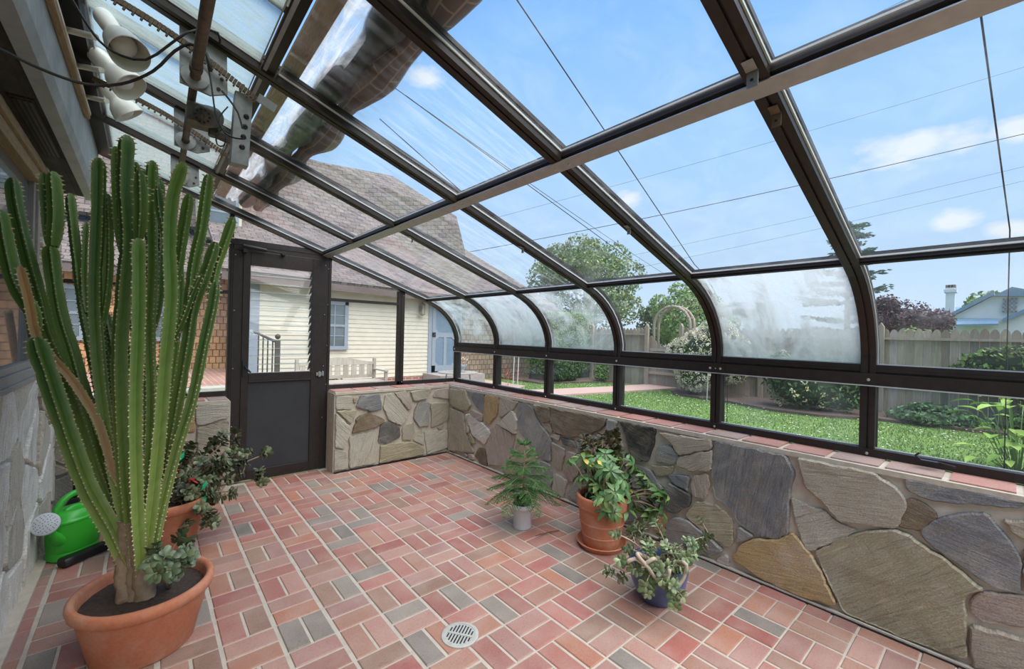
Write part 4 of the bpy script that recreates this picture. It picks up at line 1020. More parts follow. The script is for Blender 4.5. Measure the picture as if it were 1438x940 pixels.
for j in range(10): a = 2*PI*j/10; b.sphere(mrel+rm @ V((.024*math.cos(a), .024*math.sin(a), .0165)), (.0052, .0052, .003), 1, n=8, rot=rm)
b.lathe([(0, .028), (.007, .027), (.009, .016)], 12, mrel, 0, rot=rm); b.build('gear_motor', [M['gunmetal'], M['black']], vd, smooth=True, angle=40)
b = MB(); b.box(mrel+V((-.01, .10, .03)), (.09, .11, .075)); b.box(mrel+V((.055, .12, -.005)), (.06, .05, .05)); b.tube([mrel+V((.05, .10, -.02)), mrel+V((.12, .11, -.03))], .022, 14); b.build('gearbox', M['gunmetal'], vd, bevel=.008)
for y in (2.00, 2.77):
    b = MB(); n = 46; p0, p1 = V((-.20, y, 2.485)), V((.33, y, 2.275))
    for i in range(n):
        p = p0.lerp(p1, i/n)-VD+V((0, 0, .03*math.sin(PI*i/n))); b.box(p, (.011, .012, .02), 0, rot=Matrix.Rotation(math.radians(22), 3, 'Y'))
        if i % 2: b.box(p+V((-.003, 0, -.014)), (.006, .010, .012), 0, rot=Matrix.Rotation(math.radians(22), 3, 'Y'))
    b.box(p1-VD+V((.03, -.006, .0)), (.07, .006, .035), 1, rot=Matrix.Rotation(math.radians(20), 3, 'Y')); b.build('rack_arm', [M['rust'], M['steel']], vd)
# control box hanging on the upper purlin
q = at(341, 130, 'y', 2.02); CB = V((q.x, 2.02, q.z)); zb = at(350, 234, 'y', 2.02).z
cb = empty('control_box', (CB.x, 2.02, zb), 0, 'grey metal junction box with four black grommets hanging beneath the roof', 'control box')
h_ = CB.z-zb
b = MB(); tilt = Matrix.Rotation(math.radians(2), 3, 'Y')
b.box((0, .025, h_/2), (.062, .05, h_), 0, rot=tilt); b.box((-.0, .025, h_+.02), (.02, .012, .05), 0); b.build('box_body', M['steel'], cb, bevel=.003)
for k in range(4): b = MB(); b.lathe([(.003, .006), (.009, .005), (.0105, .0), (.003, 0)], 14, (.006-.004*k+.008, -.001, h_*(.68-.145*k)), 0, rot=Matrix.Rotation(PI/2, 3, 'X')); b.build('grommet', M['black'], cb, smooth=True)
# cables
def cable(name, pts, r, label, mat='rubber', n=6, step=.03):
    b = MB(); b.tube(spline(pts, step), r, n); return tag(b.build(name, M[mat], smooth=True), label, 'cable')
D = lambda x, y, d: atd(x, y, d)
cable('supply_cable', [D(-14, 62, 1.25), D(60, 98, 1.4), (D(120, 118, 1.5)), D(170, 118, 1.55), D(215, 100, 1.55), D(245, 72, 1.55), D(268, 62, 1.55), D(290, 75, 1.55), D(296, 100, 1.55)], .0055, 'thicker dark cable sagging from the far left soffit to the gear motor')
cable('lamp_cable', [D(96, -10, 1.5), D(112, 18, 1.5), D(140, 58, 1.5), D(170, 78, 1.5), D(205, 84, 1.5), D(235, 65, 1.5), D(262, 46, 1.5), D(285, 42, 1.55), D(306, 46, 1.55), D(309, 62, 1.6)], .0042, 'thin cable looping in front of the white spotlights to the shaft')
cable('motor_cable', [D(290, 80, 1.56), D(297, 120, 1.55), D(303, 160, 1.54), D(315, 186, 1.54), D(330, 194, 1.53), D(342, 195, 1.5)], .0028, 'slack black lead from the shaft down to the lowest grommet of the junction box')
cable('control_cable', [D(312, 128, 1.6), D(322, 140, 1.55), D(334, 158, 1.52), D(340, 178, 1.5), D(341, 180, 1.5)], .0034, 'short black lead curving into the third grommet of the junction box')
cable('looped_cable', [D(320, 150, 1.6), D(308, 165, 1.58), D(312, 180, 1.57), D(318, 192, 1.56), D(314, 205, 1.56), D(305, 203, 1.56), D(304, 190, 1.56), D(312, 182, 1.57), D(322, 188, 1.57)], .0026, 'small coil of grey lead hanging between motor and junction box')
# brackets on the rafters
def bracket(x, y, lab, s=1., face='steel'):
    z = roofz(x)-.004; t = empty('angle_bracket', (x, y, z), 0, lab, 'bracket', 'metal brackets on the roof bars')
    b = MB(); b.box((0, 0, 0), (.034*s, .026*s, .003), 0, rot=Matrix.Rotation(SL, 3, 'Y')); b.box((.022*s, 0, -.022*s), (.003, .026*s, .042*s), 0); b.build('plate', M[face], t, bevel=.001)
    b = MB(); b.lathe([(0, .0026), (.004*s, .0026)], 12, (.0195*s, 0, -.026*s), 0, rot=Matrix.Rotation(-PI/2, 3, 'Y')); b.build('bolt_hole', M['black'], t)
    return t
bracket(1.225, RY[2]+.0, 'bright bent angle bracket above the flat bar on the nearest roof bar', 1.15)
bracket(1.40, RY[2]-.006, 'dull twisted bracket just below the flat bar on the nearest roof bar', 1., 'rust')
for px, k, lab in (((880, 338), 3, 'small bright bracket on the second roof bar above the distant tree'), ((731, 360), 4, 'small bright bracket on the third roof bar above the house roof edge'), ((560, 340), 5, 'small bright bracket on the fourth roof bar just below the flat bar')):
    p = at(*px, 'y', RY[k+0]); bracket(min(max(p.x, 1.42), 2.2), RY[k], lab, .8)
# wires lying on the roof glass outside, over the eave
def roofwire(y0, y1, x0, x1, lab, drop=False):
    pts = []; off = .085
    k = 10
    for i in range(k+1):
        x = x0+(x1-x0)*i/k; pts.append(V((x, y0+(y1-y0)*i/k, roofz(x, off))))
    if drop:
        for x, z, nx, nz in reversed(profile(off)[:-1]): pts.append(V((x, y1, z)))
    b = MB(); b.tube(pts, .0022, 5); tag(b.build('shade_wire', M['rubber'], smooth=True), lab, 'wire', 'shade wires over the glass roof')
roofwire(.085, .0, .8, 2.43, 'dark wire on the glass of the nearest bay, running down past the eave', True)
roofwire(.94, 1.2, .75, 2.43, 'dark wire slanting across the second bay and down over the eave', True)
roofwire(1.64, 1.53, .8, 2.40, 'thin dark wire over the third bay from the camera side, above the large tree')
roofwire(1.9, 2.1, .8, 1.7, 'short wire over the third bay beside the top edge of the house roof')
# small dark lever on the ledge
b = MB(); lv = V((XG-.05, .23, ZL+.024)); b.box((0, 0, .006), (.03, .07, .012)); b.tube([(-.005, .03, .012), (-.015, .045, .03), (-.02, .03, .045)], .005, 6); b.tube([(0, -.03, .01), (-.02, -.09, .006)], .006, 6)
o_ = b.build('ledge_catch', [M['black']]); o_.location = lv; tag(o_, 'small broken dark metal catch lying on the brick ledge', 'catch')
# shade roll and sheet lying on the glass outside
SH = empty('shade_roll', (.66, 2.5, 2.45), 0, 'lumpy roll of dark shade cloth lying along the outside of the glass roof', 'shade roll')
so = V((.66, 2.5, 2.45)); rr = random.Random(14)
def rollpath(x, off, y0=-.4, y1=4.3, n=60, amp=.02, ph=0):
    return [V((x+amp*math.sin(i*.55+ph)+rr.uniform(-.004, .004), y0+(y1-y0)*i/n, roofz(x, off)+amp*.4*math.sin(i*.8+ph)))-so for i in range(n+1)]
b = MB(); P = rollpath(.62, .13, amp=.012); b.tube(P, [.056+.014*math.sin(i*.9) for i in range(len(P))], 14); b.build('dark_roll', M['shade_dark'] if 'shade_dark' in M else M['black'], SH, smooth=True)
def _patch():
    t = NT('patterned_shade_cloth'); p = t.coord('UV', (1, 1, 1)); q = t.t.nodes.new('ShaderNodeTexBrick'); t.l(p, q.inputs[0]); q.inputs['Scale'].default_value = 1
    q.inputs['Color1'].default_value = L(112, 88, 76)+(1,); q.inputs['Color2'].default_value = L(92, 74, 66)+(1,); q.inputs['Mortar'].default_value = L(150, 126, 108)+(1,); q.inputs['Mortar Size'].default_value = .03
    q.inputs['Brick Width'].default_value = .9; q.inputs['Row Height'].default_value = .45
    t.bsdf(q.outputs[0], .5); return t.m
b = MB(); P = rollpath(.72, .14, amp=.014, ph=1); n = 14; vs = []; uv = []
for i, p in enumerate(P):
    r_ = .058+.018*math.sin(i*.7+1)
    for j in range(n+1): a = 2*PI*j/n; vs.append(p+V((math.cos(a)*r_, 0, math.sin(a)*r_*.8))); uv.append((i*.5, j*.25))
b.add(vs, [(i*(n+1)+j, i*(n+1)+j+1, (i+1)*(n+1)+j+1, (i+1)*(n+1)+j) for i in range(len(P)-1) for j in range(n)], 0, (1, 1, 1), uv); b.build('patterned_edge', _patch(), SH, smooth=True)
def _sheet():
    t = NT('crumpled_clear_sheet'); p = t.pos((9, 1.2, 1)); nz = t.noise(p, 2.5, 4, .6, 1.5)
    tr = t.t.nodes.new('ShaderNodeBsdfTransparent'); df = t.t.nodes.new('ShaderNodeBsdfDiffuse'); df.inputs[0].default_value = (.78, .78, .8, 1); tl = t.t.nodes.new('ShaderNodeBsdfTranslucent'); tl.inputs[0].default_value = (.78, .8, .82, 1)
    m_ = t.t.nodes.new('ShaderNodeMixShader'); t.l(df.outputs[0], m_.inputs[1]); t.l(tl.outputs[0], m_.inputs[2]); m2 = t.t.nodes.new('ShaderNodeMixShader'); t.l(t.ramp(nz, [(.4, .35), (.6, .9)]), m2.inputs[0]); t.l(tr.outputs[0], m2.inputs[1]); t.l(m_.outputs[0], m2.inputs[2]); t.l(m2.outputs[0], t.out.inputs[0]); return t.m
b = MB(); nx, ny = 10, 50; vs = []
for i in range(ny+1):
    for j in range(nx+1):
        x = .475+(.60-.475)*j/nx; y = -.4+4.7*i/ny; vs.append(V((x, y, roofz(x, .10+.012*math.sin(j*1.9+math.sin(i*.4)*1.4))))-so)
b.add(vs, [(i*(nx+1)+j, i*(nx+1)+j+1, (i+1)*(nx+1)+j+1, (i+1)*(nx+1)+j) for i in range(ny) for j in range(nx)]); b.build('clear_sheet', _sheet(), SH, smooth=True)
for x, w, lab in ((.375, .035, 'narrow weathered batten lying outside along the upper roof purlin'), (.455, .07, 'broad brown batten lying outside beside the clear plastic sheet')):
    b = MB(); z = roofz(x, .10); b.box((x, 1.95, z), (w, 4.7, .03), 0, rot=Matrix.Rotation(SL, 3, 'Y')); tag(b.build('roof_batten', M['batten'] if 'batten' in M else M['wood_old']), lab, 'batten')
# ================================================================== OUTSIDE
GZ = -.12
def _lawn():
    t = NT('lawn'); p = t.pos(); n1 = t.noise(p, .9, 4); n2 = t.noise(p, 14, 4, .7); n3 = t.noise(p, 160, 2, .7)
    c = t.mix(n2, L(98, 126, 66), L(118, 142, 82)); c = t.mix(t.ramp(n1, [(.35, 0.), (.7, .5)]), c, L(132, 158, 84)); c = t.mix(1., c, t.ramp(n3, [(.3, .72), (.7, 1.25)]), 'MULTIPLY')
    t.bsdf(c, .9, 0, t.bump(n3, .6, .03), .1); return t.m
b = MB(); b.bx(XG+.06, 60, -40, 60, GZ-.2, GZ); b.bx(-20, XG+.06, YG+.06, 60, GZ-.2, GZ); b.bx(-20, 60, -60, Y0-.02, GZ-.2, GZ); struct(b.build('ground', [_lawn()]))
# grass blades and clover specks on the part of the lawn that shows
b = MB(); N = 70000; xs = 3.1+8.2*NR.random(N)**1.1; ys = -1.2+11.8*NR.random(N); rr = random.Random(6); vs = []; fs = []; cs = []
gc = [L(98, 128, 66), L(116, 144, 78), L(88, 116, 58), L(128, 152, 90)]
for i in range(N):
    x, y = xs[i], ys[i]; a = rr.uniform(0, 6.3); h = rr.uniform(.018, .04); w = .002+.0006*x; c, s_ = math.cos(a)*w, math.sin(a)*w; k = len(vs)
    vs += [(x-c, y-s_, GZ), (x+c, y+s_, GZ), (x+rr.uniform(-.02, .02), y+rr.uniform(-.02, .02), GZ+h)]; fs.append((k, k+1, k+2)); cs += [tuple(vary(gc[i % 4], rr, .2))+(1.,)]*3
for i in range(900):
    x, y = rr.uniform(4, 11), rr.uniform(-1, 10); k = len(vs); z = GZ+.045; r_ = .016; vs += [(x-r_, y, z), (x, y-r_, z), (x+r_, y, z+.004), (x, y+r_, z+.004)]; fs.append((k, k+1, k+2, k+3)); cs += [L(214, 216, 190)+(1.,)]*4
b.v, b.f, b.m, b.c, b.uv = vs, fs, [0]*len(fs), cs, [(0, 0)]*len(vs)
tag(b.build('lawn_grass', M['leaf']), 'mown green lawn with tiny white clover outside the long glass wall', 'grass', kind='stuff')
# brick path to the gate
def _path():
    t = NT('pink_brick_path'); p = t.pos(); n1 = t.noise(p, 30, 3, .7); n2 = t.noise(p, 3, 3)
    c = t.mix(n1, L(168, 132, 120), L(190, 158, 146)); c = t.mix(t.ramp(n2, [(.4, 0.), (.7, .4)]), c, L(176, 160, 146)); t.bsdf(c, .9); return t.m
M['path'] = _path()
b = MB(); b.ngon([(4.2, 7.9, GZ), (7.66, 7.0, GZ), (9.24, 6.68, GZ), (11.8, 6.15, GZ), (11.8, 7.2, GZ), (10.27, 7.43, GZ), (8.26, 7.89, GZ), (5.4, 8.75, GZ), (4.2, 9.0, GZ)], (0, 0, .05)); struct(b.build('path', [M['path']]))
b = MB(); rr = random.Random(2)
def bed(pts, name='soil_bed'):
    b = MB(); b.ngon([(x, y, GZ) for x, y in pts], (0, 0, .055)); return struct(b.build(name, [simple('dark_mulch', L(92, 74, 64), .95, 0, .4, 30, .8)]))
bed([(11.9, -4), (10.1, -1.6), (10.7, 0), (10.55, 1.6), (10.0, 2.4), (9.9, 3.2), (10.3, 4.2), (10.4, 5.6), (11.0, 6.0), (11.9, 6.0)])
bed([(9.0, 9.1), (10.6, 8.6), (11.9, 8.1), (11.9, 12), (9.0, 12)], 'hedge_bed')

# ---- foliage masses
def blob(c, rad, rr, lumps, k=.35, size=.55):
    out = [(V(c), V(rad)*.8)]
    for _ in range(lumps):
        d = rdir(rr, -.6, 1); q = rr.uniform(size*.7, size*1.2); out.append((V(c)+V((d.x*rad[0], d.y*rad[1], d.z*rad[2]))*(1-q*.55), V(rad)*q*.75)) 
    return out
def leaves_on(b, bl, n, size, cols, rr, inner=.75, flowers=None, asp=.55):
    wt = [r.x*r.z for _, r in bl]
    for c, r in rr.choices(bl, wt, k=n):
        d = rdir(rr); q = rr.uniform(inner, 1.04); p = c+V((d.x*r.x, d.y*r.y, d.z*r.z))*q
        nn = (d+rdir(rr)*.9).normalized(); s_ = nn.orthogonal().normalized(); a = rr.uniform(0, 6.3); w_ = nn.cross(s_); u = s_*math.cos(a)+w_*math.sin(a); v = nn.cross(u); l = size*rr.uniform(.6, 1.3)
        fl = flowers and rr.random() < flowers[0] and (d.x < .2 or d.z > .2)
        if fl:
            col = vary(flowers[1], rr, .08); p = c+V((d.x*r.x, d.y*r.y, d.z*r.z))*1.06
            for _ in range(7):
                q_ = p+rdir(rr)*flowers[2]; z = flowers[2]*.42; b.add([q_+u*z, q_+v*z, q_-u*z, q_-v*z], [(0, 1, 2, 3)], 0, col)
        else: b.add([p+u*l, p+v*l*asp, p-u*l, p-v*l*asp], [(0, 1, 2, 3)], 0, vary(rr.choice(cols), rr, .22))
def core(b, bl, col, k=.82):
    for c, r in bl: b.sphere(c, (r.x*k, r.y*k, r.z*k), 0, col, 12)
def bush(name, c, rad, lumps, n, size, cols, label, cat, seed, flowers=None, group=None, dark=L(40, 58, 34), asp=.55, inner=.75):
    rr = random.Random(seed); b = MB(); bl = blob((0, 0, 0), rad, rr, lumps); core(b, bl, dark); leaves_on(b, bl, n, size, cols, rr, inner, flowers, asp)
    zmin = GZ+.05-c[2]
    b.v = [(x, y, max(z, zmin)) for x, y, z in b.v]
    o = b.build(name, M['leaf']); o.location = c; return tag(o, label, cat, group)
def tree(name, base, h_trunk, c, rad, lumps, n, size, cols, label, seed, group=None, inner=.6, asp=.6, dark=None, trunk_r=.16):
    rr = random.Random(seed); t = empty(name, base, 0, label, 'tree', group); o = V(base); b = MB(); bl = blob(V(c)-o, rad, rr, lumps, size=.45)
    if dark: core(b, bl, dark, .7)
    leaves_on(b, bl, n, size, cols, rr, inner, None, asp); b.build('crown', M['leaf'], t)
    b = MB(); cc = V(c)-o; b.tube(spline([V((0, 0, 0)), V((.1, .05, cc.z*.5)), cc], .5), [trunk_r*(1-.5*i/40) for i in range(len(spline([V((0, 0, 0)), V((.1, .05, cc.z*.5)), cc], .5)))], 8)
    for q, r in bl[1:9]: b.tube([cc*.6, cc*.6+(q-cc*.6)*.5+V((0, 0, .2)), q], [trunk_r*.4, trunk_r*.28, trunk_r*.12], 6)
    b.build('trunk', M['bark'], t, smooth=True); return t
GL = [L(104, 134, 70), L(84, 114, 58), L(128, 156, 84), L(70, 98, 52)]
GD = [L(62, 86, 50), L(76, 102, 58), L(90, 116, 66), L(52, 74, 44)]
# clipped hedge at the end of the lawn
rr = random.Random(12); b = MB(); hx0, hx1, hy0, hy1, hz = 9.4, 11.62, 9.3, 10.3, 2.12
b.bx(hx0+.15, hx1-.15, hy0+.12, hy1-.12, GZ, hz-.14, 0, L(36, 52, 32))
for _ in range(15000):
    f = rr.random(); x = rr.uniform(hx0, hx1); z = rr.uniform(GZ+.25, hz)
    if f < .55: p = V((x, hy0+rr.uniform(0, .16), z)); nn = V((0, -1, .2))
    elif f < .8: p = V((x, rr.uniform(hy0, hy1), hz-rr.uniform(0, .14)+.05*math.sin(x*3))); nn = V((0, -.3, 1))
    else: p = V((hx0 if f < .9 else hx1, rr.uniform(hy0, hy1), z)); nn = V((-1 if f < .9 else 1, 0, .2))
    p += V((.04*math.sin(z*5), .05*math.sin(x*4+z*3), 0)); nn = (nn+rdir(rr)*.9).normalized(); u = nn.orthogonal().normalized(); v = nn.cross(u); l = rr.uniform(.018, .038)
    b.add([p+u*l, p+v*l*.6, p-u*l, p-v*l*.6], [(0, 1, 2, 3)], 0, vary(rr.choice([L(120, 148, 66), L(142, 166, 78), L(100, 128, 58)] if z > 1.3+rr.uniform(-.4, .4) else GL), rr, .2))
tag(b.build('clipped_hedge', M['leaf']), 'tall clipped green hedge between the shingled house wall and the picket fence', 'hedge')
bush('dark_shrub', (10.0, 9.1, .32), (.7, .34, .5), 6, 2600, .04, GD, 'dark low shrub growing against the foot of the clipped hedge', 'shrub', 3)
bush('small_shrub', (11.15, 8.5, .18), (.34, .3, .38), 4, 1300, .03, GL, 'small round green shrub at the right end of the clipped hedge', 'shrub', 4)
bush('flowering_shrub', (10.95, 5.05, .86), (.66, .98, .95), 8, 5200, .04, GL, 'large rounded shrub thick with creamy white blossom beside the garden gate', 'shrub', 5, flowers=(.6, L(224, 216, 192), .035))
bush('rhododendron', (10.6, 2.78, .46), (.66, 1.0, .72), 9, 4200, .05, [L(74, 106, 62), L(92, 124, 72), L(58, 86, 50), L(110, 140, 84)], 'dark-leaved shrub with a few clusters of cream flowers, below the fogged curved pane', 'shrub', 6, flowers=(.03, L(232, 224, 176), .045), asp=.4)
bush('climbing_shrub', (11.35, -.35, .92), (.32, 1.1, .62), 8, 3600, .045, GL, 'leafy green shrub spilling over the weathered picket fence by the white house', 'shrub', 7)
bush('groundcover', (10.95, .85, GZ+.1), (.45, .85, .28), 7, 2600, .04, [L(92, 126, 84), L(76, 108, 70), L(110, 142, 96)], 'low blue-green ground cover at the foot of the picket fence', 'plant', 8)
bush('low_perennial', (11.2, -.35, GZ+.18), (.3, .45, .35), 5, 900, .05, GL, 'loose leafy perennial in the dark mulch by the fence, right of the ground cover', 'plant', 18)
# big-leaved plant close to the glass
o = V((7.75, -.1, GZ)); bp_ = empty('big_leaf_plant', o, 0, 'lime-green big-leaved garden plant close to the glass, under the thin roof wire', 'plant'); b = MB(); bs = MB(); rr = random.Random(5)
for i in range(60):
    a = rr.uniform(0, 6.3); r_ = rr.uniform(.05, .55); z = rr.uniform(.08, .95)*(1-.35*r_); p = V((math.cos(a)*r_, math.sin(a)*r_, z)); bs.tube([V((p.x*.2, p.y*.2, 0)), p*.8+V((0, 0, .05)), p], .006, 4)
    thin_leaf(b, p, (math.cos(a)+rr.uniform(-.4, .4), math.sin(a)+rr.uniform(-.4, .4), rr.uniform(-.1, .5)), (0, 0, 1), rr.uniform(.14, .24), rr.uniform(.08, .13), vary(rr.choice([L(132, 166, 66), L(158, 184, 88), L(104, 138, 62)]), rr, .15), droop=.35)
b.build('leaves', M['leaf'], bp_); bs.build('stalks', simple('green_stalk', L(98, 128, 62), .6), bp_)
# small red-leaved plant by the shingled wall
o = V((7.85, 9.25, GZ)); rp = empty('red_leaved_plant', o, 0, 'little red-leaved plant on the lawn before the grey shingled wall', 'plant'); b = MB(); rr = random.Random(9)
for i in range(60): d = rdir(rr, .1, 1); thin_leaf(b, V((0, 0, .16))+d*rr.uniform(.08, .5), d+rdir(rr)*.5, (0, 0, 1), .09, .045, vary(rr.choice([L(150, 70, 60), L(120, 82, 56), L(108, 118, 64)]), rr, .2))
b.build('leaves', M['leaf'], rp); b = MB(); b.tube([(0, 0, 0), (.02, 0, .35)], .01, 6); b.build('stem', M['bark'], rp)
# trees
tree('shade_tree', (17.2, 14.2, GZ), 2, (17.2, 14.2, 3.7), (3.0, 2.9, 2.7), 18, 15000, .085, [L(132, 148, 96), L(112, 130, 80), L(148, 160, 110), L(96, 114, 70)], 'broad airy green tree beyond the hedge, tallest in the garden view', 41, inner=.7)
tree('round_tree', (19.9, 9.9, GZ), 1.5, (19.9, 9.9, 2.3), (2.1, 2.1, 1.75), 10, 8500, .08, [L(128, 154, 92), L(108, 134, 76), L(146, 168, 108)], 'round green tree just behind the arched garden arbour', 42, inner=.7)
tree('low_tree', (22, 12.9, GZ), 1, (22, 12.6, 1.9), (2.0, 1.8, 1.3), 8, 3000, .11, GD, 'low dark green tree showing over the fence left of the gate', 46, inner=.7)
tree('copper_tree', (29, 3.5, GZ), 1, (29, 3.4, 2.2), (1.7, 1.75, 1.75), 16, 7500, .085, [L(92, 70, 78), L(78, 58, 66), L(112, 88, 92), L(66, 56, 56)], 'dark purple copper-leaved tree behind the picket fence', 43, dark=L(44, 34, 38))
tree('distant_tree', (58, .9, GZ), 2, (58, .9, 4.6), (3.4, 2.4, 2.4), 8, 1800, .25, GL, 'far green treetop peeping over the blue roof beside the chimney', 44)
bush('round_bush', (20.5, 2.25, .85), (.8, .75, 1.4), 5, 1200, .08, [L(128, 152, 70), L(110, 134, 62)], 'bright round green bush peeping over the fence before the copper tree', 'shrub', 19)
# cedar
o = V((31, 6.1, GZ)); ce = empty('cedar_tree', o, 0, 'sparse tiered blue-green conifer half hidden by the nearest roof bar', 'tree'); b = MB(); bs = MB(); rr = random.Random(10); bs.tube([(0, 0, 0), (0, 0, 8.6)], [.2, .03], 8)
for z in [1.6+.55*i for i in range(13)]:
    for k in range(6):
        a = rr.uniform(0, 6.3); ln = (9.3-z)*.34*rr.uniform(.7, 1.1)+.3; e = V((math.cos(a)*ln, math.sin(a)*ln, z+rr.uniform(0, .4))); bs.tube([(0, 0, z), e], [.04, .01], 4)
        for _ in range(70):
            p = V((0, 0, z)).lerp(e, rr.uniform(.2, 1.05))+V((rr.uniform(-.25, .25), rr.uniform(-.25, .25), rr.uniform(-.16, .06))); u = rdir(rr, -.3, .3)*.15; v = V((0, 0, .045)); b.add([p+u, p+v, p-u, p-v], [(0, 1, 2, 3)], 0, vary(rr.choice([L(92, 112, 104), L(78, 98, 84), L(110, 128, 112)]), rr, .2))
b.build('foliage', M['leaf'], ce); bs.build('trunk', M['bark'], ce)
# ---- picket fence with gate and arbour
def _weather(name, c):
    t = NT(name); a = t.attr(); n1 = t.noise(t.pos((14, 14, 1.2)), 3, 4, .6); n2 = t.noise(t.pos(), 1.2, 3)
    c_ = t.mix(1., a, t.ramp(n1, [(.25, .75), (.75, 1.2)]), 'MULTIPLY'); c_ = t.mix(t.ramp(n2, [(.45, 0.), (.75, .35)]), c_, L(104, 96, 82)); t.bsdf(c_, .9); return t.m
M['grey_wood'] = _weather('weathered_grey_wood', 0)
FX = 11.75; WG = [L(156, 142, 124), L(146, 134, 118), L(166, 152, 134), L(138, 126, 110)]
fe = empty('picket_fence', (FX, 2, GZ), 0, 'weathered wooden picket fence with pointed tops along the far side of the lawn', 'fence')
def fo(*p): return V(p)-V((FX, 2, GZ))
def picket(b, y, top, w, rr, x=FX, z0=GZ-.02, axis='y'):
    c = vary(rr.choice(WG), rr, .1); h = w/2; sh = .10
    pr = [(-h, z0), (h, z0), (h, top-sh), (h*.86, top-sh*.6), (h*.45, top-sh*.15), (0, top), (-h*.45, top-sh*.15), (-h*.86, top-sh*.6), (-h, top-sh)]
    b.ngon([(fo(x, y+a, z) if axis == 'y' else fo(y+a, x, z)) for a, z in pr], (-.02, 0, 0) if axis == 'y' else (0, -.02, 0), 0, c)
rr = random.Random(33); bays = [(-6, -3.4), (-3.4, -.8), (-.8, 1.72), (1.72, 4.0), (4.0, 6.05), (7.25, 9.3), (9.3, 11.6)]
for y0, y1 in bays:
    b = MB(); n = max(3, round((y1-y0)/.128)); 
    for i in range(n): picket(b, y0+(i+.5)*(y1-y0)/n, 1.66+rr.uniform(-.012, .012), (y1-y0)/n-.003, rr)
    pnl = b.build('picket_panel', M['grey_wood'], fe); b = MB()
    for z in (1.46, .52): b.box(fo(FX-.05, (y0+y1)/2, z), (.045, y1-y0, .05), 0, WG[2])
    b.build('rail', M['grey_wood'], pnl)
for y in (-3.4, -.8, 1.72, 4.0, 6.10, 7.2, 9.3):
    b = MB(); b.box(fo(FX-.09, y, (1.70+GZ)/2), (.10, .10, 1.70-GZ), 0, WG[0]); c = fo(FX-.09, y, 1.70); b.ngon([c+V((-.05, -.05, 0)), c+V((-.05, .05, 0)), c+V((-.05, 0, .09))], (.1, 0, 0), 0, WG[0]); b.build('post', M['grey_wood'], fe)
ga = empty('garden_gate', (FX, 6.65, GZ), 0, 'dipped wooden picket gate at the end of the pink brick path', 'gate'); b = MB(); rr = random.Random(3); keep = fo
fo = lambda *p: V(p)-V((FX, 6.65, GZ))
for i in range(8): u = (i+.5)/8; picket(b, 6.13+u*1.04, 1.44-.38*math.sin(PI*min(1, max(0, u)))**.8+.08, .127, rr)
b.build('gate_pickets', M['grey_wood'], ga); b = MB()
for z in (.30, 1.0): b.box(fo(FX-.04, 6.65, z), (.04, .96, .08), 0, WG[2])
b.bar(fo(FX-.04, 6.2, .34), fo(FX-.04, 7.1, .96), .03, .08, 0, WG[0]); b.build('gate_brace', M['grey_wood'], ga)
ar = empty('garden_arbour', (FX+.5, 6.65, GZ), 0, 'rounded grey wooden arbour arching above the picket gate', 'arbour'); fo = lambda *p: V(p)-V((FX+.5, 6.65, GZ))
for dx, in ((-.16,), (.10,)):
    b = MB(); pts = [fo(FX+.5+dx, 6.07, GZ)]+[fo(FX+.5+dx, 6.65-.58*math.cos(a), 1.74+.58*math.sin(a)) for a in [PI*i/16 for i in range(17)]]+[fo(FX+.5+dx, 7.23, GZ)]; b.tube(pts, .045, 6, col=WG[2]); b.build('arch', M['grey_wood'], ar, smooth=True)
for i in range(1, 8): b = MB(); a = PI*i/8; b.bar(fo(FX+.30, 6.65-.6*math.cos(a), 1.74+.6*math.sin(a)), fo(FX+.64, 6.65-.6*math.cos(a), 1.74+.6*math.sin(a)), .03, .03, 0, WG[1]); b.build('slat', M['grey_wood'], ar)
fo = keep
b = MB(); b.tube([(10.2, 4.66, GZ), (10.25, 4.66, 1.0)], .012, 6); tag(b.build('garden_stake', simple('pale_stake', L(178, 172, 158), .7)), 'thin pale garden stake standing in front of the blossoming shrub', 'stake')
for x, y, lab in ((7.36, 8.47, 'left of two thin white stakes on the lawn before the shingled wall'), (7.50, 8.45, 'right of two thin white stakes on the lawn before the shingled wall')):
    b = MB(); b.tube([(x, y, GZ), (x+.03, y, .85)], .012, 6); tag(b.build('garden_stake', simple('white_stake', L(196, 196, 194), .6)), lab, 'stake')

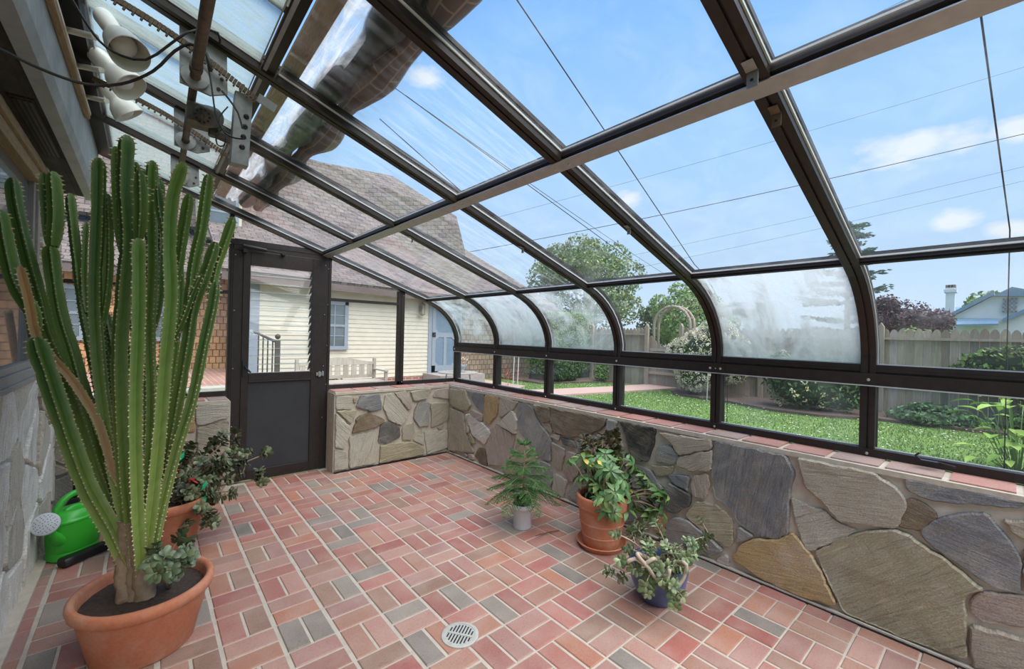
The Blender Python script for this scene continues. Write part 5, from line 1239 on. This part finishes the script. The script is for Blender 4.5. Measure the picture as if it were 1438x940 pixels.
# ---- the house wing across the yard
HY = 11.2
hw = empty('house_wing', (6, HY, GZ), 0, 'cream clapboard house wing with brown shingle roof, seen past the glass door', 'house'); ho = V((6, HY, GZ))
def H(*p): return V(p)-ho
def hb(b, x0, x1, y0, y1, z0, z1, mat=0, col=(1, 1, 1)): a, c = H(x0, y0, z0), H(x1, y1, z1); b.bx(a.x, c.x, a.y, c.y, a.z, c.z, mat, col)
M['siding'] = simple('cream_clapboard', L(208, 200, 180), .7, 0, .05, 6, .05)
M['bluegrey'] = simple('blue_grey_trim', L(140, 148, 157), .6, 0, .05, 8)
def _shingle(name, c1, c2, rowh, bw, mort=L(70, 60, 54), axis=(0, 2)):
    t = NT(name); q = t.t.nodes.new('ShaderNodeTexBrick'); p = t.coord('UV'); t.l(p, q.inputs[0]); q.inputs['Scale'].default_value = 1; q.inputs['Color1'].default_value = c1+(1,); q.inputs['Color2'].default_value = c2+(1,)
    q.inputs['Mortar'].default_value = mort+(1,); q.inputs['Mortar Size'].default_value = .012; q.inputs['Brick Width'].default_value = bw; q.inputs['Row Height'].default_value = rowh; q.inputs['Bias'].default_value = 0
    n1 = t.noise(p, 3, 5, .7); n2 = t.noise(p, 24, 3, .7); c = t.mix(1., q.outputs[0], t.ramp(n1, [(.3, .8), (.7, 1.2)]), 'MULTIPLY'); c = t.mix(1., c, t.ramp(n2, [(.3, .85), (.7, 1.15)]), 'MULTIPLY')
    t.bsdf(c, .9, 0, t.bump(q.outputs['Fac'], .5, .01)); return t.m
M['cedar'] = _shingle('new_cedar_shingles', L(206, 158, 112), L(184, 136, 96), .17, .14, L(120, 84, 58))
M['shingle_old'] = _shingle('aged_shingles', L(152, 132, 112), L(132, 114, 98), .16, .16, L(84, 72, 62))
M['roof'] = _shingle('brown_roof_shingles', L(126, 111, 104), L(102, 91, 87), .17, .30, L(72, 62, 58))
M['hbrick'] = _shingle('red_house_brick', L(160, 96, 76), L(146, 84, 68), .075, .21, L(176, 160, 144))
def uvquad(b, P, mat=0, k=1.):        # planar face with UV in metres; first edge = u
    P = [V(p) for p in P]; u = (P[1]-P[0]).normalized(); n_ = u.cross(P[-1]-P[0]).normalized(); v = n_.cross(u)
    b.add(P, [tuple(range(len(P)))], mat, (1, 1, 1), [((p-P[0]).dot(u)*k+.13, (p-P[0]).dot(v)*k+.07) for p in P])
def uvslab(b, P, th, mat=0):
    P = [V(p) for p in P]; n_ = (P[1]-P[0]).cross(P[-1]-P[0]).normalized()*th; uvquad(b, P, mat); Q = [p-n_ for p in P]; uvquad(b, list(reversed(Q)), mat)
    for i in range(len(P)): j = (i+1) % len(P); uvquad(b, [P[i], Q[i], Q[j], P[j]], mat)
# clapboards
b = MB(); z = .09; 
while z < 2.44:
    z1 = min(z+.112, 2.5); b.ngon([H(1.8, HY-.022, z), H(1.8, HY-.006, z1+.01), H(1.8, HY+.05, z1+.01), H(1.8, HY+.05, z)], (4.55, 0, 0)); z = z1
b.build('clapboard_wall', M['siding'], hw)
b = MB(); uvslab(b, [H(1.8, HY-.005, GZ-.05), H(6.35, HY-.005, GZ-.05), H(6.35, HY-.005, .10), H(1.8, HY-.005, .10)], .05); b.build('brick_foundation', M['hbrick'], hw)
b = MB(); uvslab(b, [H(7.53, HY, GZ-.1), H(11.45, HY, GZ-.1), H(11.45, HY, 2.5), H(7.53, HY, 2.5)], .1); uvslab(b, [H(6.3, HY+.02, GZ), H(7.6, HY+.02, GZ), H(7.6, HY+.02, 2.7), H(6.3, HY+.02, 2.7)], .1)
uvslab(b, [H(11.45, HY, GZ-.1), H(11.45, HY+6, GZ-.1), H(11.45, HY+6, 5), H(11.45, HY, 2.5)], .1); b.build('shingle_wall', M['shingle_old'], hw)
b = MB(); uvslab(b, [H(-5, 13.2, GZ-.05), H(1.85, 13.2, GZ-.05), H(1.85, 13.2, 2.75), H(-5, 13.2, 2.75)], .1); cw = b.build('cedar_wall', M['cedar'], hw)
b = MB(); hb(b, 1.78, 1.97, HY-.03, HY+2.1, .0, 2.7); b.build('corner_board', M['bluegrey'], hw); b = MB(); hb(b, 6.345, 6.47, HY-.04, HY+.05, .1, 2.35); hb(b, 7.36, 7.53, HY-.04, HY+.05, .1, 2.35); hb(b, 6.345, 7.53, HY-.04, HY+.05, 2.2, 2.35); b.build('door_trim', M['bluegrey'], hw)
# roofs
b = MB(); S5 = .5
uvslab(b, [H(1.2, HY-.35, 2.62), H(11.65, HY-.35, 2.40), H(11.65, HY+6, 5.45), H(1.2, HY+6, 5.7)], .10)
uvslab(b, [H(-6, 12.75, 2.66), H(1.4, 12.75, 2.66), H(1.4, 17.2, 5.2), H(-6, 17.2, 5.2)], .10); b.build('lower_roof', M['roof'], hw)
b = MB(); rR, rL, k1, k2 = at(551, 247, 'y', 17), at(452, 228, 'y', 17), at(641, 304, 'y', 15.4), at(653, 352, 'y', 15.4)
uvslab(b, [q-ho for q in (V((-6, 14.6, 4.0)), V((k2.x-.3, 14.9, 4.3)), k2, k1, rR, rL, V((-6, 17, rL.z+.1)))], .12)
uvslab(b, [q-ho for q in (k2, V((k2.x, 19, k2.z)), V((rR.x+1.2, 19, rR.z)), rR, k1)], .12); b.build('upper_roof', M['roof'], hw)
b = MB(); a, c = H(1.2, HY-.38, 2.46), H(11.65, HY-.38, 2.24); b.bar(a, c, .04, .17, 0); b.bar(H(-6, 12.7, 2.52), H(1.4, 12.7, 2.52), .04, .17, 0); hb(b, 1.2, 11.6, HY-.36, HY, 2.44, 2.47, 0); b.build('eave_fascia', simple('dark_fascia', L(104, 88, 82), .7), hw)
# sash window
def sash(x0, x1, z0, z1, y, cols, rows, rx=None):
    w = empty('sash_window', H((x0+x1)/2, y, (z0+z1)/2), 0, parent=hw); hw_, hh = (x1-x0)/2, (z1-z0)/2
    b = MB(); f = .09
    b.bx(-hw_, hw_, -.05, .02, hh-f, hh); b.bx(-hw_, hw_, -.07, .02, -hh, -hh+f); b.bx(-hw_, -hw_+f, -.05, .02, -hh, hh); b.bx(hw_-f, hw_, -.05, .02, -hh, hh); b.bx(-hw_+f, hw_-f, -.045, .0, -.03, .03)
    b.build('casing', M['bluegrey'], w)
    b = MB()
    for i in range(1, cols): x = -hw_+f+(2*hw_-2*f)*i/cols; b.bx(x-.012, x+.012, -.04, 0, -hh+f, hh-f)
    for i in range(1, rows): z = -hh+f+(2*hh-2*f)*i/rows; b.bx(-hw_+f, hw_-f, -.038, 0, z-.01, z+.01)
    b.build('muntins', M['bluegrey'], w); b = MB(); b.bx(-hw_+f, hw_-f, -.02, -.01, -hh+f, hh-f); b.build('pane', M['glass_dark'], w)
sash(3.05, 3.98, .86, 2.09, HY-.02, 3, 4); sash(.0, .85, 1.0, 2.2, 13.19, 3, 4); sash(-1.9, -1.0, 1.0, 2.2, 13.19, 3, 4)
# dormers
for px, py, y in ((310, 297, 14.2),):
    c = at(px, py, 'y', y); d_ = empty('dormer', c-ho, 0, parent=hw); b = MB(); b.bx(-.5, .5, 0, 2.2, -.75, .6); b.build('dormer_wall', M['siding'], d_); b = MB(); b.ngon([(-.62, -.12, .6), (.62, -.12, .6), (0, -.12, 1.05)], (0, 2.4, 0)); b.build('dormer_roof', M['roof'], d_); b = MB(); b.bx(-.36, .36, -.02, .0, -.5, .45); b.build('dormer_window', M['glass_dark'], d_)
    b = MB(); b.bx(-.42, .42, -.04, 0, .42, .5); b.bx(-.42, .42, -.04, 0, -.55, -.48); b.bx(-.42, -.34, -.04, 0, -.5, .45); b.bx(.34, .42, -.04, 0, -.5, .45); b.bx(-.34, .34, -.03, 0, -.03, .02); b.build('dormer_casing', M['bluegrey'], d_)
# screen door
sd_ = empty('screen_door', H(6.915, HY-.03, .2), 0, parent=hw); b = MB(); W_ = .445
for x0, x1, z0, z1 in ((-W_, -W_+.11, 0, 2.0), (W_-.11, W_, 0, 2.0), (-W_, W_, 0, .17), (-W_, W_, 1.02, 1.16), (-W_, W_, 1.9, 2.0), (-.05, .05, .17, 1.02)): b.bx(x0, x1, -.03, .01, z0, z1)
for x, z, sx, sz in ((-W_+.11, 1.16, 1, 1), (W_-.11, 1.16, -1, 1), (-W_+.11, 1.02, 1, -1), (W_-.11, 1.02, -1, -1), (-W_+.11, .17, 1, 1), (W_-.11, .17, -1, 1)): b.ngon([(x, -.03, z), (x+sx*.10, -.03, z), (x+sx*.08, -.03, z+sz*.04), (x+sx*.03, -.03, z+sz*.06), (x, -.03, z+sz*.12)], (0, .03, 0))
b.build('door_frame', M['bluegrey'], sd_); b = MB(); b.bx(-W_+.05, W_-.05, -.012, -.006, .1, 1.95); b.build('screen_mesh', simple('grey_mesh', L(110, 128, 146), .5), sd_); b = MB(); b.box((-W_+.05, -.05, 1.09), (.03, .06, .08)); b.build('door_knob', M['black'], sd_)
# lantern
la = empty('wall_lantern', (6.07, HY-.02, 1.85), 0, 'small brass and glass lantern on the cream wall beside the blue-grey screen door', 'lantern'); b = MB()
b.lathe([(0, .40), (.02, .39), (.03, .36), (.085, .31), (.09, .30), (.08, .29)], 8, (0, -.12, 0)); b.lathe([(.08, .03), (.085, .02), (.05, 0), (0, -.02)], 8, (0, -.12, 0)); b.box((0, -.015, .2), (.10, .03, .18)); b.bar((0, -.02, .32), (0, -.12, .36), .02, .02)
for k in range(6): a = 2*PI*k/6; b.bar((.08*math.cos(a), -.12+.08*math.sin(a), .02), (.08*math.cos(a), -.12+.08*math.sin(a), .30), .014, .014)
b.build('lantern_frame', simple('aged_brass', L(140, 116, 78), .5, .4), la); b = MB(); b.lathe([(.0, .05), (.018, .06), (.022, .15), (.01, .2), (0, .21)], 10, (0, -.12, 0)); b.build('candle_bulb', M['cream_paint'], la); b = MB(); b.lathe([(.07, .04), (.07, .29)], 8, (0, -.12, 0)); b.build('lantern_glass', M['glass'], la)
# bench
BE = V((2.95, 8.5, GZ+.03)); be = empty('garden_bench', BE, 0, 'silvery wooden slatted garden bench in front of the cream clapboard wall', 'bench'); BW = [L(184, 172, 158), L(174, 162, 148)]
M['bench'] = _weather('silvered_bench_wood', 0); bw = .76
b = MB()
for i in range(5): b.box((0, -.28+.11*i, .44), (2*bw, .085, .025), 0, BW[i % 2])
b.build('seat', M['bench'], be)
bk = MB(); pts = []; n = 14
for i in range(n+1): x = -bw+.02+(2*bw-.04)*i/n; pts.append((x, .27, .80+.10*max(0, math.cos(PI*x/(2*bw)))**2))
bk.ngon(pts+[(bw-.02, .27, .74), (-bw+.02, .27, .74)], (0, .035, 0), 0, BW[0]); bk.build('top_rail', M['bench'], be)
b = MB()
for i in range(9): x = -bw+.10+(2*bw-.2)*i/8; b.box((x, .285, .62), (.105, .02, .30), 0, BW[i % 2])
b.box((0, .285, .5), (2*bw, .03, .06), 0, BW[1]); b.build('back_slats', M['bench'], be)
for s_ in (-1, 1):
    b = MB(); b.box((s_*bw, .29, .42), (.055, .06, .90), 0, BW[1]); b.build('leg', M['bench'], be); b = MB(); b.box((s_*bw, -.30, .31), (.055, .06, .64), 0, BW[1]); b.build('leg', M['bench'], be)
    b = MB(); b.box((s_*bw, -.02, .645), (.07, .66, .03), 0, BW[0]); b.build('armrest', M['bench'], be)
pv = MB(); pv.ngon([(1.9, 7.6, GZ), (6.2, 7.9, GZ), (8.2, 8.9, GZ), (8.2, 10.9, GZ), (6.3, 11.15, GZ), (1.9, 10.9, GZ)], (0, 0, .03)); struct(pv.build('patio', [M['path']]))
bush('low_foundation_plant', (2.9, 10.6, .0), (1.0, .22, .26), 6, 1400, .05, GL, 'low leafy green plants along the brick foot of the cream wall, behind the bench', 'plant', 23)
# stone step and table with the flower urn
b = MB(); b.bx(6.2, 7.75, HY-1.0, HY-.03, GZ, .16); struct(b.build('door_step', [simple('grey_stone_step', L(150, 144, 138), .9)]))
gt = empty('garden_table', (6.25, 9.4, GZ+.03), 0, 'low grey metal garden table in front of the blue-grey screen door', 'table'); b = MB(); b.lathe([(0, .40), (.52, .40), (.53, .41), (.53, .425), (0, .43)], 24, col=L(150, 144, 136)); b.build('table_top', M['bench'], gt)
for k in range(4): a = PI/4+PI/2*k; b = MB(); b.tube([(.36*math.cos(a), .36*math.sin(a), 0), (.3*math.cos(a), .3*math.sin(a), .4)], .018, 6); b.build('leg', M['steel'], gt)
ur = empty('flower_urn', (6.3, 9.3, GZ+.46), 0, 'small blue-grey urn of pale pink flowers on the low garden table', 'flower pot'); b = MB(); b.lathe([(0, 0), (.09, 0), (.07, .03), (.05, .06), (.1, .12), (.13, .2), (.12, .2), (0, .17)], 16); b.build('urn', M['bluegrey'], ur, smooth=True)
b = MB(); rr = random.Random(4); leaves_on(b, [(V((0, 0, .28)), V((.18, .18, .13)))], 260, .03, [L(216, 192, 178), L(226, 208, 190), L(196, 160, 150), L(120, 140, 92)], rr, .5); b.build('flowers', M['leaf'], ur)
# brick porch with iron railing by the cedar wall
po = empty('brick_porch', (-.6, 11, GZ), 0, 'raised brick porch with pale stone edging in front of the cedar shingle wall', 'porch'); oo = V((-.6, 11, GZ)); b = MB(); uvslab(b, [V(p)-oo for p in ((-5, 8.85, GZ), (1.62, 8.85, GZ), (1.62, 8.85, .26), (-5, 8.85, .26))], .1); uvslab(b, [V(p)-oo for p in ((-5, 9.1, .31), (1.62, 9.1, .31), (1.62, 13.15, .31), (-5, 13.15, .31))], .08); uvslab(b, [V(p)-oo for p in ((1.62, 8.85, GZ), (1.62, 13.1, GZ), (1.62, 13.1, .26), (1.62, 8.85, .26))], .1); b.build('brickwork', M['hbrick'], po)
b = MB(); b.box(V((-1.69, 8.95, .285))-oo, (6.7, .36, .07)); b.box(V((-1.69, 8.72, .05))-oo, (6.7, .3, .09)); b.build('coping', simple('pale_coping', L(172, 166, 156), .9), po)
ra = empty('iron_railing', (1.5, 8.2, GZ), 0, 'black iron handrail with ball-topped newel seen through the door louvres', 'railing'); ir = simple('weathered_iron', L(84, 74, 66), .7, .2)
n0 = at(390, 478, 'y', 7.9); e0 = at(357, 466, 'y', 8.6); oo = V((1.5, 8.2, GZ)); b = MB(); nx_, ny_ = n0.x, n0.y
b.box(V((nx_, ny_, (n0.z+GZ)/2))-oo, (.07, .07, n0.z-GZ)); b.sphere(V((nx_, ny_, n0.z+.06))-oo, .045, n=10); b.build('newel_post', ir, ra)
b = MB(); b.bar(V((nx_, ny_, n0.z-.04))-oo, V((e0.x, e0.y, e0.z))-oo, .04, .03); b.build('handrail', ir, ra)
b = MB()
for i in range(1, 5): p = V((nx_, ny_, n0.z-.05)).lerp(e0, i/5); b.tube([V((p.x, p.y, GZ+.2))-oo, p-oo], .011, 6)
b.build('balusters', ir, ra)

# ---- neighbouring white house
NH = V((46, -1.0, GZ)); nh = empty('white_house', NH, 0, 'white gabled house with blue metal roof and tall chimney beyond the fence', 'house')
M['white_siding'] = simple('white_siding', L(206, 206, 206), .7, 0, .03, 3, stretch=(.2, .2, 4)); M['bluemetal'] = simple('blue_metal_roof', L(104, 134, 156), .5, .1, .1, 2, stretch=(1, 5, 1))
def N_(px, py, x): return at(px, py, 'x', x)-NH
X = 46
b = MB(); gpts = [N_(1322, 500, X), N_(1322, 453, X), N_(1395, 416, X), N_(1421, 405, X), N_(1445, 409, X), N_(1560, 470, X), N_(1560, 500, X)]; b.ngon(gpts, (10, 0, 0)); b.build('gable_wall', M['white_siding'], nh)
b = MB(); 
for p, q in (((1321, 452), (1396, 414)), ((1408, 453), (1445, 437))): a_, c_ = N_(*p, X-.3), N_(*q, X-.3); b.ngon([a_, c_, c_+V((0, 0, .28)), a_+V((0, 0, .28))], (10.3 if q[0] < 1400 else .4, 0, 0))
b.ngon([N_(1394, 416, X-.3), N_(1421, 403, X-.3), N_(1450, 408, X-.3), N_(1450, 416, X-.3)], (10, 0, 0)); 
b.ngon([N_(1342, 458, X-1.2), N_(1402, 457, X-1.2), N_(1402, 450, X-.1), N_(1344, 449, X-.1)], (0, 0, .12)); b.ngon([N_(1317, 455, X+2), N_(1360, 445, X+2), N_(1368, 433, X+6), N_(1322, 435, X+6)], (0, 0, .15)); b.build('metal_roof', M['bluemetal'], nh)
b = MB(); c0, c1 = N_(1327, 452, X+1.5), N_(1341, 404, X+1.5); b.bx(c0.x, c0.x+1.0, c1.y, c0.y, c0.z-2, c1.z); b.bx(c0.x-.08, c0.x+1.08, c1.y-.1, c0.y+.1, c1.z-.35, c1.z-.12)
b.build('chimney', M['white_siding'], nh); b = MB(); 
for i in range(3): b.box(((c0.x+.5), c1.y+(c0.y-c1.y)*(i+.5)/3, c1.z+.12), (.8, .22, .24))
b.build('chimney_caps', simple('grey_caps', L(120, 116, 112), .8), nh)
b = MB(); w0, w1 = N_(1409, 438, X-.06), N_(1427, 420, X-.06); ym, zm = (w0.y+w1.y)/2, (w0.z+w1.z)/2; b.box((w0.x, ym, zm), (.08, abs(w0.y-w1.y), abs(w1.z-w0.z))); b.build('gable_window', M['glass_dark'], nh); b = MB()
for i in range(4): b.box((w0.x-.06, w0.y+(w1.y-w0.y)*i/3, zm), (.05, .07, abs(w1.z-w0.z)+.1)); b.box((w0.x-.06, ym, w0.z+(w1.z-w0.z)*i/3), (.05, abs(w0.y-w1.y)+.1, .07))
b.build('window_bars', M['bluegrey'], nh)
# overhead cables
def power(p, q, r, lab, sag=.25):
    a, c = atd(*p), atd(*q); b = MB(); b.tube([a.lerp(c, i/16)-V((0, 0, sag*math.sin(PI*i/16))) for i in range(17)], r, 5); tag(b.build('overhead_cable', M['rubber'], smooth=True), lab, 'cable', 'overhead utility cables')
power((1600, 150, 16), (560, 372, 24), .016, 'thickest overhead cable, sloping across the whole sky from the right edge', .3)
power((1600, 45, 30), (700, 305, 40), .012, 'faint overhead cable highest in the right-hand sky', .3)
power((1600, 195, 30), (760, 385, 42), .010, 'upper of two faint overhead cables above the fogged pane', .3)
power((1600, 215, 30), (780, 400, 42), .010, 'lower of two faint overhead cables above the fogged pane', .3)
power((500, 85, 9), (960, 402, 30), .010, 'overhead cable slanting down from the house roof across the large tree', .15)
power((1290, -10, 14), (1110, 75, 18), .007, 'short faint cable at the top of the picture between the nearest two roof bars', .05)

# ================================================================== LIGHT
w = bpy.data.worlds.new('sky'); SC.world = w; w.use_nodes = True; nt = w.node_tree; nt.nodes.clear()
def wn_(t): return nt.nodes.new(t)
def wl_(a, b_): nt.links.new(a, b_)
def wm(op, a, b_=0., clamp=False):
    q = wn_('ShaderNodeMath'); q.operation = op; q.use_clamp = clamp
    for i, x in ((0, a), (1, b_)):
        if hasattr(x, 'is_linked'): wl_(x, q.inputs[i])
        else: q.inputs[i].default_value = x
    return q.outputs[0]
tc = wn_('ShaderNodeTexCoord'); sx = wn_('ShaderNodeSeparateXYZ'); wl_(tc.outputs['Generated'], sx.inputs[0])
rp_ = wn_('ShaderNodeValToRGB'); e = rp_.color_ramp.elements
for i, (p, c) in enumerate([(0., L(150, 160, 150)), (.485, L(196, 214, 228)), (.50, L(214, 232, 250)), (.60, L(190, 220, 254)), (.72, L(164, 208, 255)), (.85, L(116, 180, 255)), (1., L(98, 162, 250))]):
    if i > 1: e.new(p)
    e[i].position = p; e[i].color = c+(1,)
for i, (p, c) in enumerate([(0., L(150, 160, 150)), (.485, L(196, 214, 228)), (.50, L(214, 232, 250)), (.60, L(190, 220, 254)), (.72, L(164, 208, 255)), (.85, L(116, 180, 255)), (1., L(98, 162, 250))]): e[i].position = p; e[i].color = c+(1,)
wl_(wm('ADD', wm('MULTIPLY', sx.outputs[2], .5), .5), rp_.inputs[0])
nz = wn_('ShaderNodeTexNoise'); nz.inputs['Scale'].default_value = 9; nz.inputs['Detail'].default_value = 6; nz.inputs['Roughness'].default_value = .6; mp = wn_('ShaderNodeMapping'); mp.inputs['Scale'].default_value = (1, 1, 2.); wl_(tc.outputs['Generated'], mp.inputs[0]); wl_(mp.outputs[0], nz.inputs[0])
tot = None
for px, py, sw, sh in ((1288, 203, .085, .034), (882, 280, .04, .02), (1340, 312, .042, .018), (1428, 178, .035, .02), (1412, 321, .035, .02), (600, 108, .05, .02), (1320, 2, .05, .018), (1120, 60, .0, .0), (820, 130, .0, 0)):
    if sw == 0: continue
    d = ray(px, py).normalized(); s_ = wn_('ShaderNodeVectorMath'); s_.operation = 'SUBTRACT'; wl_(tc.outputs['Generated'], s_.inputs[0]); s_.inputs[1].default_value = d
    m_ = wn_('ShaderNodeVectorMath'); m_.operation = 'MULTIPLY'; wl_(s_.outputs[0], m_.inputs[0]); m_.inputs[1].default_value = (1/sw, 1/sw, 1/sh); ln = wn_('ShaderNodeVectorMath'); ln.operation = 'LENGTH'; wl_(m_.outputs[0], ln.inputs[0])
    v = wm('SUBTRACT', wm('ADD', wm('SUBTRACT', 1., ln.outputs['Value']), wm('MULTIPLY', wm('SUBTRACT', nz.outputs['Fac'], .5), 2.6)), .0); v = wm('MULTIPLY', v, 1.6, True); tot = v if tot is None else wm('MAXIMUM', tot, v)
mx = wn_('ShaderNodeMix'); mx.data_type = 'RGBA'; wl_(wm('MULTIPLY', tot, .85), mx.inputs[0]); wl_(rp_.outputs[0], mx.inputs[6]); mx.inputs[7].default_value = (.90, .93, .97, 1)
bg = wn_('ShaderNodeBackground'); wl_(mx.outputs[2], bg.inputs[0]); bg.inputs[1].default_value = .88; ow = wn_('ShaderNodeOutputWorld'); wl_(bg.outputs[0], ow.inputs[0])
sun = bpy.data.lights.new('sun', 'SUN'); sun.energy = 6.0; sun.angle = math.radians(75); sun.color = (1., .955, .89); so_ = bpy.data.objects.new('sun', sun); COL.objects.link(so_)
so_.rotation_euler = V((.12, -.42, .90)).to_track_quat('Z', 'Y').to_euler()
vs_ = SC.view_settings; vs_.view_transform = 'Standard'; vs_.look = 'None'; vs_.gamma = 1; vs_.use_curve_mapping = False; vs_.exposure = .35
SC.cycles.transparent_max_bounces = 32; SC.cycles.max_bounces = 10; SC.cycles.diffuse_bounces = 5
